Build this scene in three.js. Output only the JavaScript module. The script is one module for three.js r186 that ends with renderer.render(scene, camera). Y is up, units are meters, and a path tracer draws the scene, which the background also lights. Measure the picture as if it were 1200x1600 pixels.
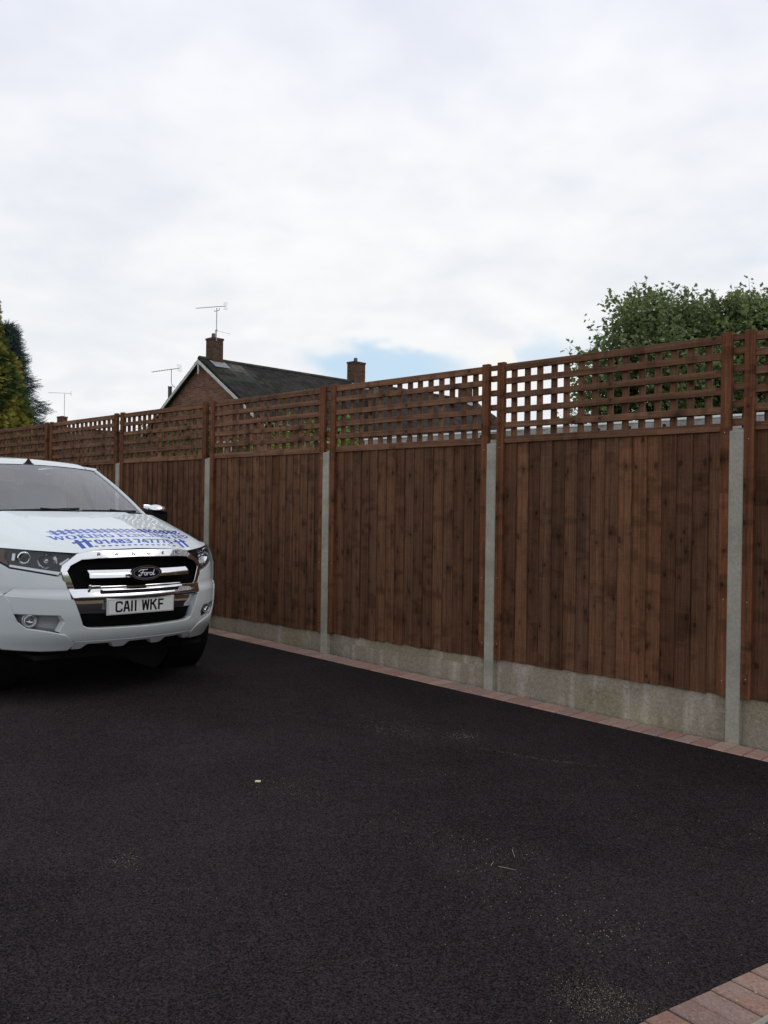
import * as THREE from 'three';
import { mergeGeometries } from 'three/addons/utils/BufferGeometryUtils.js';
import { RoundedBoxGeometry } from 'three/addons/geometries/RoundedBoxGeometry.js';
import { TextGeometry } from 'three/addons/geometries/TextGeometry.js';
import { FontLoader } from 'three/addons/loaders/FontLoader.js';

// ---------------------------------------------------------------- camera, sky, sun, exposure
// World: the fence runs along x (its concrete posts have their front face on z = 0), z points to the photographer.
const scene = new THREE.Scene();
const YAW = 0.77203;
const camera = new THREE.PerspectiveCamera(60.11, 0.75, 0.05, 900);
camera.rotation.set(-0.0007, YAW, 0.01482, 'YXZ');
camera.position.set(0, 1.4097, 5.432);
const renderer = new THREE.WebGLRenderer({ antialias: true });
renderer.setSize(768, 1024);
renderer.toneMapping = THREE.LinearToneMapping;
renderer.toneMappingExposure = 1.0;
renderer.shadowMap.enabled = true;
renderer.shadowMap.type = THREE.PCFSoftShadowMap;

const SUN = new THREE.Vector3(0.42, 0.82, -0.40).normalize();
const sun = new THREE.DirectionalLight(new THREE.Color(1, 0.95, 0.86), 0.6);
sun.position.copy(SUN).multiplyScalar(60).add(new THREE.Vector3(-8, 0, -4));
sun.target.position.set(-8, 0, -4);
sun.castShadow = true; sun.shadow.radius = 60; sun.shadow.mapSize.set(2048, 2048); sun.shadow.bias = -0.0005;
Object.assign(sun.shadow.camera, { left: -40, right: 40, top: 40, bottom: -40, near: 1, far: 160 });
scene.add(sun, sun.target);

// ---------------------------------------------------------------- seeded noise
function rng(seed) { let s = seed >>> 0; return () => { s = (s + 0x6d2b79f5) | 0; let t = Math.imul(s ^ (s >>> 15), 1 | s); t = (t + Math.imul(t ^ (t >>> 7), 61 | t)) ^ t; return ((t ^ (t >>> 14)) >>> 0) / 4294967296; }; }
const PERM = new Float32Array(65536); { const r = rng(11); for (let i = 0; i < 65536; i++) PERM[i] = r(); }
function hash2(x, y) { return PERM[((x * 73 + y * 9277 + ((x * y) & 1023) * 31) & 65535)]; }
function vnoise(x, y, px = 0, py = 0) {           // value noise, periodic when px, py > 0
  let xi = Math.floor(x), yi = Math.floor(y); const fx = x - xi, fy = y - yi;
  let x1 = xi + 1, y1 = yi + 1;
  if (px) { xi = ((xi % px) + px) % px; x1 = ((x1 % px) + px) % px; }
  if (py) { yi = ((yi % py) + py) % py; y1 = ((y1 % py) + py) % py; }
  const u = fx * fx * (3 - 2 * fx), v = fy * fy * (3 - 2 * fy);
  const a = hash2(xi, yi), b = hash2(x1, yi), c = hash2(xi, y1), d = hash2(x1, y1);
  return a + (b - a) * u + (c - a) * v + (a - b - c + d) * u * v;
}
function fbm(x, y, oct, px = 0, py = 0) {
  let s = 0, a = 0.5, n = 0;
  for (let i = 0; i < oct; i++) { s += a * vnoise(x + i * 0, y, px, py); n += a; a *= 0.5; x = x * 2; y = y * 2; px *= 2; py *= 2; }
  return s / n;
}
const clamp = (x, a = 0, b = 1) => Math.min(b, Math.max(a, x));
const lerp = (a, b, t) => a + (b - a) * t;
const smooth = (a, b, x) => { const t = clamp((x - a) / (b - a)); return t * t * (3 - 2 * t); };
function interp(x, pts) {
  if (x <= pts[0][0]) return pts[0][1];
  for (let i = 1; i < pts.length; i++) if (x <= pts[i][0]) return lerp(pts[i - 1][1], pts[i][1], (x - pts[i - 1][0]) / (pts[i][0] - pts[i - 1][0]));
  return pts[pts.length - 1][1];
}

// ---------------------------------------------------------------- the sky: bright broken overcast with a blue gap
{
  const W = 2048, H = 1024, data = new Float32Array(W * H * 4);
  const cfw = [-Math.sin(YAW), -Math.cos(YAW)], crt = [Math.cos(YAW), -Math.sin(YAW)];
  const gap = (a, el, ca, ce, ra, re, tilt) => { const x = a - ca, y = el - ce - tilt * x; return Math.exp(-Math.pow((x / ra) * (x / ra) + (y / re) * (y / re), 1.4)); };
  for (let j = 0; j < H; j++) {
    const th = ((j + 0.5) / H - 0.5) * Math.PI, sy = Math.sin(th), cy = Math.cos(th), el = th * 180 / Math.PI;
    for (let i = 0; i < W; i++) {
      const ph = ((i + 0.5) / W - 0.5) * 2 * Math.PI, dx = Math.cos(ph) * cy, dz = Math.sin(ph) * cy;
      const o = (j * W + i) * 4;
      const e = Math.max(sy, 0);
      const px = dx / (e + 0.16), pz = dz / (e + 0.16);
      const f = dx * cfw[0] + dz * cfw[1], r = dx * crt[0] + dz * crt[1];
      const a = Math.atan2(r, f) * 180 / Math.PI;
      const n1 = fbm(px * 1.7 + 31.3, pz * 1.7 + 7.7, 6), n2 = fbm(px * 5.5 + 3.1, pz * 5.5 + 17.7, 5), n3 = fbm(px * 0.8 + 60, pz * 0.8 + 20, 4);
      // cloud layer: cool grey bases and white tops
      let t = smooth(0.3, 0.68, n1 * 0.6 + n2 * 0.4);
      t = t * 0.85 + 0.15 * smooth(0.3, 0.7, n3);
      const low = smooth(34, 8, el);
      let R = lerp(0.815, 0.92, t) + 0.03 * low, G = lerp(0.845, 0.935, t) + 0.025 * low, B = lerp(0.94, 0.99, t) - 0.03 * low;
      const mot = (n2 - 0.5) * 0.08 + (fbm(px * 15 + 7, pz * 15 + 2, 3) - 0.5) * 0.06; R += mot; G += mot * 0.9; B += mot * 0.7;
      // thin bluish patches higher up
      const thin = smooth(0.60, 0.74, n3 * 0.5 + n1 * 0.5);
      R = lerp(R, 0.60, thin * 0.55); G = lerp(G, 0.70, thin * 0.55); B = lerp(B, 0.87, thin * 0.55);
      // open gaps low in the sky: the one in view, and others like it round the horizon
      const warp = (fbm(a * 0.35 + 50, el * 0.9 + 9, 5) - 0.5);
      const warp2 = (fbm(a * 0.35 + 90, el * 0.9 + 40, 5) - 0.5);
      let g = gap(a + warp2 * 3.0, el + warp * 2.6, -0.2, 9.2, 6.2, 1.35, -0.03);
      g = Math.max(g, 0.58 * gap(a + warp2 * 3, el + warp * 3, 10.6, 10.4, 3.6, 1.7, 0.1));
      g = Math.max(g, 0.45 * gap(a + warp2 * 3, el + warp * 3, 24, 15.0, 4.5, 1.2, 0.05));
      if (Math.abs(a) > 32) g = Math.max(g, 0.8 * smooth(0.58, 0.72, n3) * smooth(3, 7, el) * smooth(26, 14, el));
      g = smooth(0.18, 0.85, g) * smooth(0, 3, el) * (g > 0.6 ? 1 : clamp(g / 0.6));
      R = lerp(R, 0.57, g); G = lerp(G, 0.745, g); B = lerp(B, 0.90, g);
      // white heap clouds standing in the gap
      let c = 0;
      for (const [ca, ce, cr, k] of [[7.3, 8.7, 1.15, 1], [6.5, 8.2, 1.1, 1], [8.3, 8.5, 0.95, 1], [7.6, 9.6, 0.75, 1], [7.0, 9.5, 0.6, 1], [5.6, 7.9, 1.0, 0.9], [9.2, 7.9, 0.9, 0.8]]) c = Math.max(c, k * smooth(1.1, 0.86, Math.hypot(a - ca + (fbm(a * 2.4, el * 2.4, 3) - 0.5) * 1.1, (el - ce) * 1.05 + (fbm(a * 2.4 + 30, el * 2.4, 3) - 0.5) * 1.1) / cr));
      c *= smooth(6.2, 7.6, el);
      R = lerp(R, 0.965, c); G = lerp(G, 0.945, c); B = lerp(B, 0.90, c);
      const hz = smooth(0, -8, el); R = lerp(R, 0.32, hz); G = lerp(G, 0.33, hz); B = lerp(B, 0.33, hz);
      data[o] = R; data[o + 1] = G; data[o + 2] = B; data[o + 3] = 1;
    }
  }
  const sky = new THREE.DataTexture(data, W, H, THREE.RGBAFormat, THREE.FloatType);
  sky.mapping = THREE.EquirectangularReflectionMapping; sky.magFilter = sky.minFilter = THREE.LinearFilter; sky.wrapS = THREE.RepeatWrapping; sky.needsUpdate = true;
  scene.background = sky; scene.environment = sky;
}

// ---------------------------------------------------------------- textures
function tex(W, H, fn, srgb = true, repeat = true) {      // fn(x, y, out) writes linear 0..1 values
  const d = new Uint8Array(W * H * 4), out = [0, 0, 0, 1];
  const enc = (v) => { v = clamp(v); return srgb ? 255 * (v <= 0.0031308 ? 12.92 * v : 1.055 * Math.pow(v, 1 / 2.4) - 0.055) : 255 * v; };
  for (let y = 0; y < H; y++) for (let x = 0; x < W; x++) {
    out[3] = 1; fn(x, y, out); const o = (y * W + x) * 4;
    d[o] = enc(out[0]) + 0.5; d[o + 1] = enc(out[1]) + 0.5; d[o + 2] = enc(out[2]) + 0.5; d[o + 3] = out[3] * 255;
  }
  const t = new THREE.DataTexture(d, W, H, THREE.RGBAFormat);
  t.colorSpace = srgb ? THREE.SRGBColorSpace : THREE.NoColorSpace;
  t.magFilter = THREE.LinearFilter; t.minFilter = THREE.LinearMipmapLinearFilter; t.generateMipmaps = true; t.anisotropy = 8;
  if (repeat) t.wrapS = t.wrapT = THREE.RepeatWrapping;
  t.needsUpdate = true; return t;
}
function pair(W, H, fn) {                                   // colour and height from one function: out = r, g, b, height
  const hgt = new Float32Array(W * H);
  const c = tex(W, H, (x, y, o) => { fn(x, y, o); hgt[y * W + x] = o[3]; o[3] = 1; });
  const b = tex(W, H, (x, y, o) => { o[0] = o[1] = o[2] = hgt[y * W + x]; }, false);
  return [c, b];
}
// sawn softwood, brown treated: STR strips side by side, each one board wide and 1.7 m long, with knots, streaks and damp stains
const STR = 16;
function woodSheet(seed, W, H, strips, len, hue) {
  const r = rng(seed), K = [];
  const levels = [0.12, 0.27, 0.42, 0.55, 0.68, 0.86];      // boards cut from one log keep their knots at about one height
  for (let s = 0; s < strips; s++) {
    const list = [];
    for (const l of levels) if (r() < 0.5) list.push([0.15 + 0.7 * r(), (l + (r() - 0.5) * 0.04) * len, 0.005 + 0.009 * r()]);
    for (let k = 0; k < 2; k++) list.push([r(), r() * len, 0.004 + 0.005 * r()]);
    K.push({ list, tone: 0.8 + 0.4 * r(), ox: r() * 400, red: r(), flow: 1.5 + 2 * r() });
  }
  return pair(W, H, (x, y, o) => {
    const s = Math.floor(x * strips / W), fx = x * strips / W - s, k = K[s], wx = fx * 0.125, wy = y / H * len;
    let bend = 0, knot = 0, ring = 0, halo = 0;
    for (const [kx, ky, kr] of k.list) {
      const dx = wx - kx * 0.125, dy = (wy - ky) * 0.62, d = Math.hypot(dx, dy);
      if (d < kr * 6) { const q = Math.exp(-d * d / (kr * kr * 3)); bend += Math.sign(dx || 1) * q * kr * 0.9; }
      if (d < kr * 8) halo = Math.max(halo, Math.exp(-(dx * dx + dy * dy * 0.4) / (kr * kr * 7)) * (0.4 + 0.9 * vnoise(wx * 130 + kx * 90, wy * 70)));
      if (d < kr * 1.6) { knot = Math.max(knot, smooth(kr * 1.25, kr * 0.6, d)); ring = Math.max(ring, smooth(kr * 0.35, 0, Math.abs(d - kr)) * 0.6); }
    }
    const gx = (wx - bend) * 1000;
    const wav = fbm(k.ox + wx * 20, wy * k.flow, 3) * 26;
    const g1 = vnoise(k.ox + (gx + wav) * 0.16, wy * 1.1), g2 = vnoise(k.ox * 2 + gx * 0.6, wy * 5), g3 = vnoise(k.ox * 3 + gx * 1.1, wy * 24);
    const saw = vnoise(3, wy * 160 + k.ox) * 0.5 + vnoise(wx * 70, wy * 90) * 0.5;
    const stain = fbm((s + fx) * 0.8 + seed, wy * 13, 4), stain2 = fbm(k.ox + fx * 2.4, wy * 1.6, 4);
    const streak = smooth(0.55, 0.75, vnoise(k.ox + fx * 9, wy * 0.8 + 8));
    let v = 0.64 + 0.30 * (g1 - 0.5) + 0.22 * (g2 - 0.5) + 0.26 * (g3 - 0.5) + 0.16 * (saw - 0.5);
    v *= k.tone * (0.72 + 0.56 * stain2) * (1 - 0.34 * smooth(0.52, 0.74, stain + 0.15 * (g3 - 0.5)));
    v *= 1 - 0.5 * knot - 0.25 * ring - 0.18 * streak; v *= 1 - 0.42 * Math.min(1, halo);
    v = Math.max(v, 0.06);
    const red = 0.85 + 0.3 * k.red + 0.25 * (g1 - 0.5);
    o[0] = hue[0] * v * (0.9 + 0.12 * red); o[1] = hue[1] * v; o[2] = hue[2] * v * (1.12 - 0.14 * red);
    o[3] = 0.5 + 0.35 * (g2 - 0.5) + 0.3 * (g3 - 0.5) + 0.2 * (saw - 0.5) - 0.15 * knot;
  });
}
const [boardMapA, boardBumpA] = woodSheet(5, 1024, 1024, STR, 1.7, [0.190, 0.095, 0.054]);
const [boardMapB, boardBumpB] = woodSheet(19, 1024, 1024, STR, 1.7, [0.190, 0.095, 0.054]);
const [slatMap, slatBump] = woodSheet(33, 512, 512, 8, 1.7, [0.275, 0.144, 0.086]);
const [concMap, concBump] = pair(512, 512, (x, y, o) => {
  const u = x / 512, v = y / 512;
  const a = fbm(u * 6, v * 6, 5, 6, 6), f = fbm(u * 64, v * 64, 3, 64, 64), p = vnoise(u * 128, v * 128, 128, 128);
  const w = 0.82 + 0.4 * (a - 0.5) + 0.3 * (f - 0.5) - 0.25 * smooth(0.86, 0.95, p);
  o[0] = 0.41 * w; o[1] = 0.39 * w; o[2] = 0.325 * w; o[3] = 0.6 + 0.4 * (f - 0.5) - 0.6 * smooth(0.84, 0.94, p);
});
// gravel boards: form-cast concrete with vertical lime runs, grey-green algae patches and exposed grit
const [gravMap, gravBump] = pair(2048, 512, (x, y, o) => {       // 3.66 m x 0.9 m
  const u = x / 2048 * 3.66, v = y / 512 * 0.9;
  const a = fbm(u * 3, v * 5, 5), f = fbm(u * 70, v * 70, 3), run = fbm(u * 14, v * 1.2 + 4, 3), run2 = vnoise(u * 38 + 7, v * 0.7), alg = fbm(u * 2.2 + 40, v * 4 + 3, 4), gr = vnoise(u * 190, v * 190);
  let w = 0.80 + 0.55 * (a - 0.5) + 0.35 * (f - 0.5) + 0.3 * (gr - 0.5);
  const lime = smooth(0.60, 0.74, run) * (0.5 + 0.5 * run2); w *= 1 + 0.28 * lime;
  w *= 1 - 0.18 * smooth(0.56, 0.44, run) * smooth(0.3, 0.7, a);
  const gn = smooth(0.45, 0.72, alg);
  o[0] = (0.375 - 0.015 * gn) * w; o[1] = (0.328 - 0.010 * gn) * w; o[2] = (0.255 - 0.04 * gn + 0.03 * lime) * w;
  o[3] = 0.5 + 0.5 * (f - 0.5) + 0.35 * (gr - 0.5);
});
// tarmac, 2.6 m a side
const [tarMap, tarBump] = pair(2048, 2048, (x, y, o) => {
  const u = x / 2048, v = y / 2048;
  const s = vnoise(u * 520, v * 520, 520, 520), s2 = vnoise(u * 700 + 0.5, v * 700, 700, 700), m = fbm(u * 36, v * 36, 3, 36, 36), c = fbm(u * 5, v * 5, 4, 5, 5), pk = vnoise(u * 760, v * 760, 760, 760);
  let w = 0.48 + 0.65 * (s - 0.5) + 0.85 * (s2 - 0.5) + 0.12 * (m - 0.5) + 0.34 * (c - 0.5);
  w = Math.max(0.12, w);
  const grit = smooth(0.94, 0.99, pk) * smooth(0.45, 0.7, m);
  const br = smooth(0.5, 0.75, vnoise(u * 420 + 0.3, v * 420, 420, 420)) * 0.25;
  o[0] = 0.0375 * w * (1 + br) + 0.06 * grit; o[1] = 0.0316 * w + 0.052 * grit; o[2] = 0.0350 * w * (1 - br * 0.4) + 0.036 * grit;
  o[3] = clamp(0.25 + 0.4 * s2 + 0.5 * (s - 0.5));
});
const [pavMap, pavBump] = pair(512, 512, (x, y, o) => {       // block paving face, 0.8 m
  const u = x / 512, v = y / 512;
  const f = fbm(u * 110, v * 110, 3, 110, 110), a = fbm(u * 9, v * 9, 4, 9, 9), p = vnoise(u * 150, v * 150, 150, 150);
  const w = 0.9 + 0.5 * (f - 0.5) + 0.35 * (a - 0.5) - 0.35 * smooth(0.85, 0.95, p) + 0.35 * smooth(0.13, 0.05, p);
  const gy = smooth(0.45, 0.65, a);
  o[0] = lerp(0.88, 0.78, gy) * w; o[1] = lerp(0.80, 0.80, gy) * w; o[2] = lerp(0.78, 0.82, gy) * w; o[3] = 0.5 + 0.6 * (f - 0.5) - 0.3 * smooth(0.85, 0.95, p);
});
const [wallMap, wallBump] = pair(1024, 1024, (x, y, o) => {   // stretcher bond far off, 2.25 m x 2.25 m: 10 bricks, 30 courses
  const u = x / 1024 * 10, v = y / 1024 * 30, row = Math.floor(v), uu = u + (row % 2) * 0.5, col = ((Math.floor(uu) % 10) + 10) % 10;
  const fu = (uu - Math.floor(uu)) * 225, fv = (v - row) * 75;
  const m = (fu < 10 || fv < 11) ? 1 : 0, h1 = hash2(col * 7 + 3, row * 13 + 5), h2 = hash2(col * 5 + 90, row * 3 + 70);
  const f = fbm(x / 1024 * 90, y / 1024 * 90, 3, 90, 90);
  const w = (0.65 + 0.6 * h1) * (0.8 + 0.4 * f);
  if (m) { o[0] = 0.22 * (0.8 + 0.4 * f); o[1] = 0.19 * (0.8 + 0.4 * f); o[2] = 0.16 * (0.8 + 0.4 * f); o[3] = 0.2; } else { o[0] = 0.20 * w; o[1] = (0.085 + 0.02 * h2) * w; o[2] = (0.06 + 0.02 * h2) * w; o[3] = 0.8 + 0.2 * (f - 0.5); }
});
const [grassMap] = pair(512, 512, (x, y, o) => { const n = fbm(x / 512 * 40, y / 512 * 40, 4, 40, 40), w = 0.5 + n; o[0] = 0.07 * w; o[1] = 0.11 * w; o[2] = 0.03 * w; o[3] = n; });
const [mottle, mottleBump] = pair(512, 512, (x, y, o) => { const u = x / 512, v = y / 512, n = 0.75 + 0.5 * (fbm(u * 24, v * 24, 5, 24, 24) - 0.5) + 0.5 * (fbm(u * 5, v * 5, 4, 5, 5) - 0.5); o[0] = o[1] = o[2] = n; o[3] = fbm(u * 60, v * 60, 3, 60, 60); });

// ---------------------------------------------------------------- materials
const rgb = (r, g, b) => new THREE.Color().setRGB(r, g, b);
function mat(color, roughness = 0.8, more = {}) { return new THREE.MeshPhysicalMaterial({ color, roughness, metalness: 0, specularIntensity: 0.5, side: THREE.DoubleSide, ...more }); }
const WHITE = rgb(1, 1, 1);
const BT = [[1, 1, 1], [0.80, 0.78, 0.78], [1.12, 1.10, 1.07], [0.96, 0.91, 0.87], [0.80, 0.77, 0.75], [1.08, 1.02, 0.96], [0.9, 0.93, 0.98]];
const boardMats = BT.map((c, i) => mat(rgb(...c), 0.82, { map: i % 2 ? boardMapB : boardMapA, bumpMap: i % 2 ? boardBumpB : boardBumpA, bumpScale: 0.0016, specularIntensity: 0.22 }));
const slatMats = [[1, 1, 1], [0.84, 0.82, 0.82], [1.1, 1.08, 1.05]].map((c) => mat(rgb(...c), 0.82, { map: slatMap, bumpMap: slatBump, bumpScale: 0.001, specularIntensity: 0.25 }));
const stileMats = [[0.78, 0.63, 0.54], [0.66, 0.55, 0.48], [0.86, 0.67, 0.56]].map((c) => mat(rgb(...c), 0.8, { map: slatMap, bumpMap: slatBump, bumpScale: 0.001, specularIntensity: 0.25 }));
const M = {
  conc: mat(rgb(1, 1, 1), 0.95, { map: concMap, bumpMap: concBump, bumpScale: 0.002, specularIntensity: 0.2 }),
  grav: mat(rgb(1, 1, 1), 0.95, { map: gravMap, bumpMap: gravBump, bumpScale: 0.003, specularIntensity: 0.2 }),
  tar: mat(WHITE, 0.92, { map: tarMap, bumpMap: tarBump, bumpScale: 0.003, specularIntensity: 0.16 }),
  grass: mat(WHITE, 1, { map: grassMap, specularIntensity: 0.1 }),
  mortar: mat(rgb(0.12, 0.10, 0.085), 1, { map: mottle, specularIntensity: 0.1 }),
  soil: mat(rgb(0.30, 0.22, 0.12), 1, { map: mottle, bumpMap: mottleBump, bumpScale: 0.01, specularIntensity: 0.1 }),
  brick: mat(WHITE, 0.95, { map: wallMap, bumpMap: wallBump, bumpScale: 0.006, specularIntensity: 0.2 }),
  brickDark: mat(rgb(0.52, 0.55, 0.55), 0.95, { map: wallMap, bumpMap: wallBump, bumpScale: 0.006, specularIntensity: 0.2 }),
  whitePaint: mat(rgb(0.72, 0.72, 0.70), 0.5, { map: mottle, specularIntensity: 0.4 }),
  lead: mat(rgb(0.30, 0.31, 0.33), 0.6, { map: mottle }),
  galv: mat(rgb(0.42, 0.43, 0.44), 0.45, { metalness: 0.7 }),
  darkMetal: mat(rgb(0.10, 0.10, 0.105), 0.5, { metalness: 0.3 }),
  darkWood: mat(rgb(0.05, 0.04, 0.035), 0.9, { map: mottle }),
  plastic: mat(rgb(0.012, 0.012, 0.013), 0.55),
  panelGrey: mat(rgb(0.46, 0.46, 0.45), 0.85, { map: mottle, bumpMap: mottleBump, bumpScale: 0.003, specularIntensity: 0.2 }),
  trimWhite: mat(rgb(0.80, 0.80, 0.79), 0.5),
  felt: mat(rgb(0.05, 0.05, 0.055), 0.95, { map: mottle }),
  winGlass: mat(rgb(0.02, 0.025, 0.03), 0.05, { specularIntensity: 1 }),
  bark: mat(rgb(0.07, 0.055, 0.04), 1, { map: mottle, bumpMap: mottleBump, bumpScale: 0.02, specularIntensity: 0.1 }),
  screw: mat(rgb(0.5, 0.5, 0.48), 0.5, { metalness: 0.6 }),
};

// ---------------------------------------------------------------- building helpers
const used = new Map();
function numbered(name) { const n = used.get(name) ?? 0; used.set(name, n + 1); return n ? name + '_' + String(n).padStart(3, '0') : name; }
function tag(o, label, category, group, kind) { if (label) o.userData.label = label; if (category) o.userData.category = category; if (group) o.userData.group = group; if (kind) o.userData.kind = kind; return o; }
function thing(name, label, category, p = [0, 0, 0], group) { const o = new THREE.Group(); o.name = numbered(name); o.position.set(...p); scene.add(o); return tag(o, label, category, group); }
function norm(g) { const k = g.index ? g.toNonIndexed() : g; for (const n of Object.keys(k.attributes)) if (!['position', 'normal', 'uv'].includes(n)) k.deleteAttribute(n); if (!k.attributes.uv) k.setAttribute('uv', new THREE.BufferAttribute(new Float32Array(k.attributes.position.count * 2), 2)); if (!k.attributes.normal) k.computeVertexNormals(); return k; }
function merge(list) { return list.length === 1 ? list[0] : mergeGeometries(list.map(norm)); }
function obj(name, geos, m, parent) {
  const g = Array.isArray(geos) ? merge(geos) : geos, o = new THREE.Mesh(g, m);
  o.name = numbered(name); o.castShadow = o.receiveShadow = true; (parent || scene).add(o); return o;
}
function box(w, h, d, x = 0, y = 0, z = 0) { const g = new THREE.BoxGeometry(w, h, d); g.translate(x, y, z); return g; }
function rbox(w, h, d, x, y, z, r = 0.006, s = 2) { const g = new RoundedBoxGeometry(w, h, d, s, r); g.translate(x, y, z); return g; }
function metre(g, k = 1, ou = 0, ov = 0) {                  // uv in metres from the face's main direction
  g = norm(g.clone ? g.clone() : g); const p = g.attributes.position, uv = g.attributes.uv;
  const a = new THREE.Vector3(), b = new THREE.Vector3(), c = new THREE.Vector3();
  for (let i = 0; i < p.count; i += 3) {
    a.fromBufferAttribute(p, i); b.fromBufferAttribute(p, i + 1); c.fromBufferAttribute(p, i + 2);
    const n = b.clone().sub(a).cross(c.clone().sub(a)), x = Math.abs(n.x), y = Math.abs(n.y), z = Math.abs(n.z);
    [a, b, c].forEach((q, j) => { const [s, t] = y >= x && y >= z ? [q.x, q.z] : x > z ? [q.z, q.y] : [q.x, q.y]; uv.setXY(i + j, s * k + ou, t * k + ov); });
  }
  return g;
}
class Tris {                                                // triangle soup with wanted normals
  constructor() { this.p = []; this.n = []; this.t = []; }
  tri(a, b, c, na, nb, nc, ta = [0, 0], tb = [0, 0], tc = [0, 0]) {
    const e1 = [b[0] - a[0], b[1] - a[1], b[2] - a[2]], e2 = [c[0] - a[0], c[1] - a[1], c[2] - a[2]];
    const g = [e1[1] * e2[2] - e1[2] * e2[1], e1[2] * e2[0] - e1[0] * e2[2], e1[0] * e2[1] - e1[1] * e2[0]];
    if (g[0] * g[0] + g[1] * g[1] + g[2] * g[2] < 1e-16) return;
    const s = [na[0] + nb[0] + nc[0], na[1] + nb[1] + nc[1], na[2] + nb[2] + nc[2]];
    if (g[0] * s[0] + g[1] * s[1] + g[2] * s[2] < 0) { [b, c] = [c, b]; [nb, nc] = [nc, nb]; [tb, tc] = [tc, tb]; }
    this.p.push(...a, ...b, ...c); this.n.push(...na, ...nb, ...nc); this.t.push(...ta, ...tb, ...tc);
  }
  quad(a, b, c, d, n) { this.tri(a, b, c, n, n, n); this.tri(a, c, d, n, n, n); }
  geo() { const g = new THREE.BufferGeometry(); g.setAttribute('position', new THREE.Float32BufferAttribute(this.p, 3)); g.setAttribute('normal', new THREE.Float32BufferAttribute(this.n, 3)); g.setAttribute('uv', new THREE.Float32BufferAttribute(this.t, 2)); return g; }
}
function gridSurface(nu, nv, fn, uvfn, flip = false) {      // fn(s, t) -> [x, y, z]
  const P = [], U = [], I = [];
  for (let j = 0; j <= nv; j++) for (let i = 0; i <= nu; i++) { P.push(...fn(i / nu, j / nv)); U.push(...(uvfn ? uvfn(i / nu, j / nv) : [i / nu, j / nv])); }
  for (let j = 0; j < nv; j++) for (let i = 0; i < nu; i++) { const a = j * (nu + 1) + i, b = a + 1, c = a + nu + 1, d = c + 1; flip ? I.push(a, c, b, b, c, d) : I.push(a, b, c, b, d, c); }
  const g = new THREE.BufferGeometry(); g.setAttribute('position', new THREE.Float32BufferAttribute(P, 3)); g.setAttribute('uv', new THREE.Float32BufferAttribute(U, 2)); g.setIndex(I); g.computeVertexNormals(); return g;
}
function rod(a, b, r, seg = 8, r2 = r) { const A = new THREE.Vector3(...a), B = new THREE.Vector3(...b), L = A.distanceTo(B), g = new THREE.CylinderGeometry(r2, r, L, seg); g.applyQuaternion(new THREE.Quaternion().setFromUnitVectors(new THREE.Vector3(0, 1, 0), B.clone().sub(A).normalize())); g.translate(...A.add(B).multiplyScalar(0.5).toArray()); return g; }
function chamfer(w, h, d, c) {                              // a block with its top edges chamfered, base on y = 0
  const T = new Tris(), x = w / 2, z = d / 2, X = x - c, Z = z - c, k = h - c, s = Math.SQRT1_2;
  T.quad([-X, h, -Z], [X, h, -Z], [X, h, Z], [-X, h, Z], [0, 1, 0]);
  for (const q of [-1, 1]) {
    T.quad([-x, k, q * z], [x, k, q * z], [X, h, q * Z], [-X, h, q * Z], [0, s, q * s]); T.quad([q * x, k, -z], [q * x, k, z], [q * X, h, Z], [q * X, h, -Z], [q * s, s, 0]);
    T.quad([-x, 0, q * z], [x, 0, q * z], [x, k, q * z], [-x, k, q * z], [0, 0, q]); T.quad([q * x, 0, -z], [q * x, 0, z], [q * x, k, z], [q * x, k, -z], [q, 0, 0]);
  }
  return T.geo();
}

// ---------------------------------------------------------------- the setting
const POST0 = -2.2607, SPAN = 1.89, SLOPE = 0.026745;
const gy = (x) => SLOPE * (POST0 - clamp(x, -60, 30));     // the ground climbs gently to the left
function sheet(name, xs, zs, lift, m, k) {
  const P = [], U = [], I = [];
  for (const z of zs) for (const x of xs) { P.push(x, gy(x) + lift, z); U.push(x * k, z * k); }
  for (let j = 0; j < zs.length - 1; j++) for (let i = 0; i < xs.length - 1; i++) { const a = j * xs.length + i, b = a + 1, c = a + xs.length, d = c + 1; I.push(a, c, b, b, c, d); }
  const g = new THREE.BufferGeometry(); g.setAttribute('position', new THREE.Float32BufferAttribute(P, 3)); g.setAttribute('uv', new THREE.Float32BufferAttribute(U, 2)); g.setIndex(I); g.computeVertexNormals();
  return tag(obj(name, g, m), null, null, null, 'structure');
}
tag(sheet('ground', [-400, -60, 30, 400], [-400, 400], -0.02, M.grass, 0.5), 'green grass ground beyond the fence and round the drive', null, null, 'structure');
const edgeX = (z) => -1.09 - 0.197 * (z - 2.507);           // right-hand edge of the tarmac
{
  const P = [], U = [], I = [], zs = [0.2, 2, 4, 6, 8, 11, 14];
  zs.forEach((z, j) => { for (const x of [-20, -14, -9, -5, edgeX(z)]) { P.push(x, gy(x), z); U.push(x / 2.6, z / 2.6); } });
  for (let j = 0; j < zs.length - 1; j++) for (let i = 0; i < 4; i++) { const a = j * 5 + i; I.push(a, a + 5, a + 1, a + 1, a + 5, a + 6); }
  const g = new THREE.BufferGeometry(); g.setAttribute('position', new THREE.Float32BufferAttribute(P, 3)); g.setAttribute('uv', new THREE.Float32BufferAttribute(U, 2)); g.setIndex(I); g.computeVertexNormals();
  tag(obj('driveway', g, M.tar), 'new black tarmac drive with scattered pale grit', null, null, 'structure');
}
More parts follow.
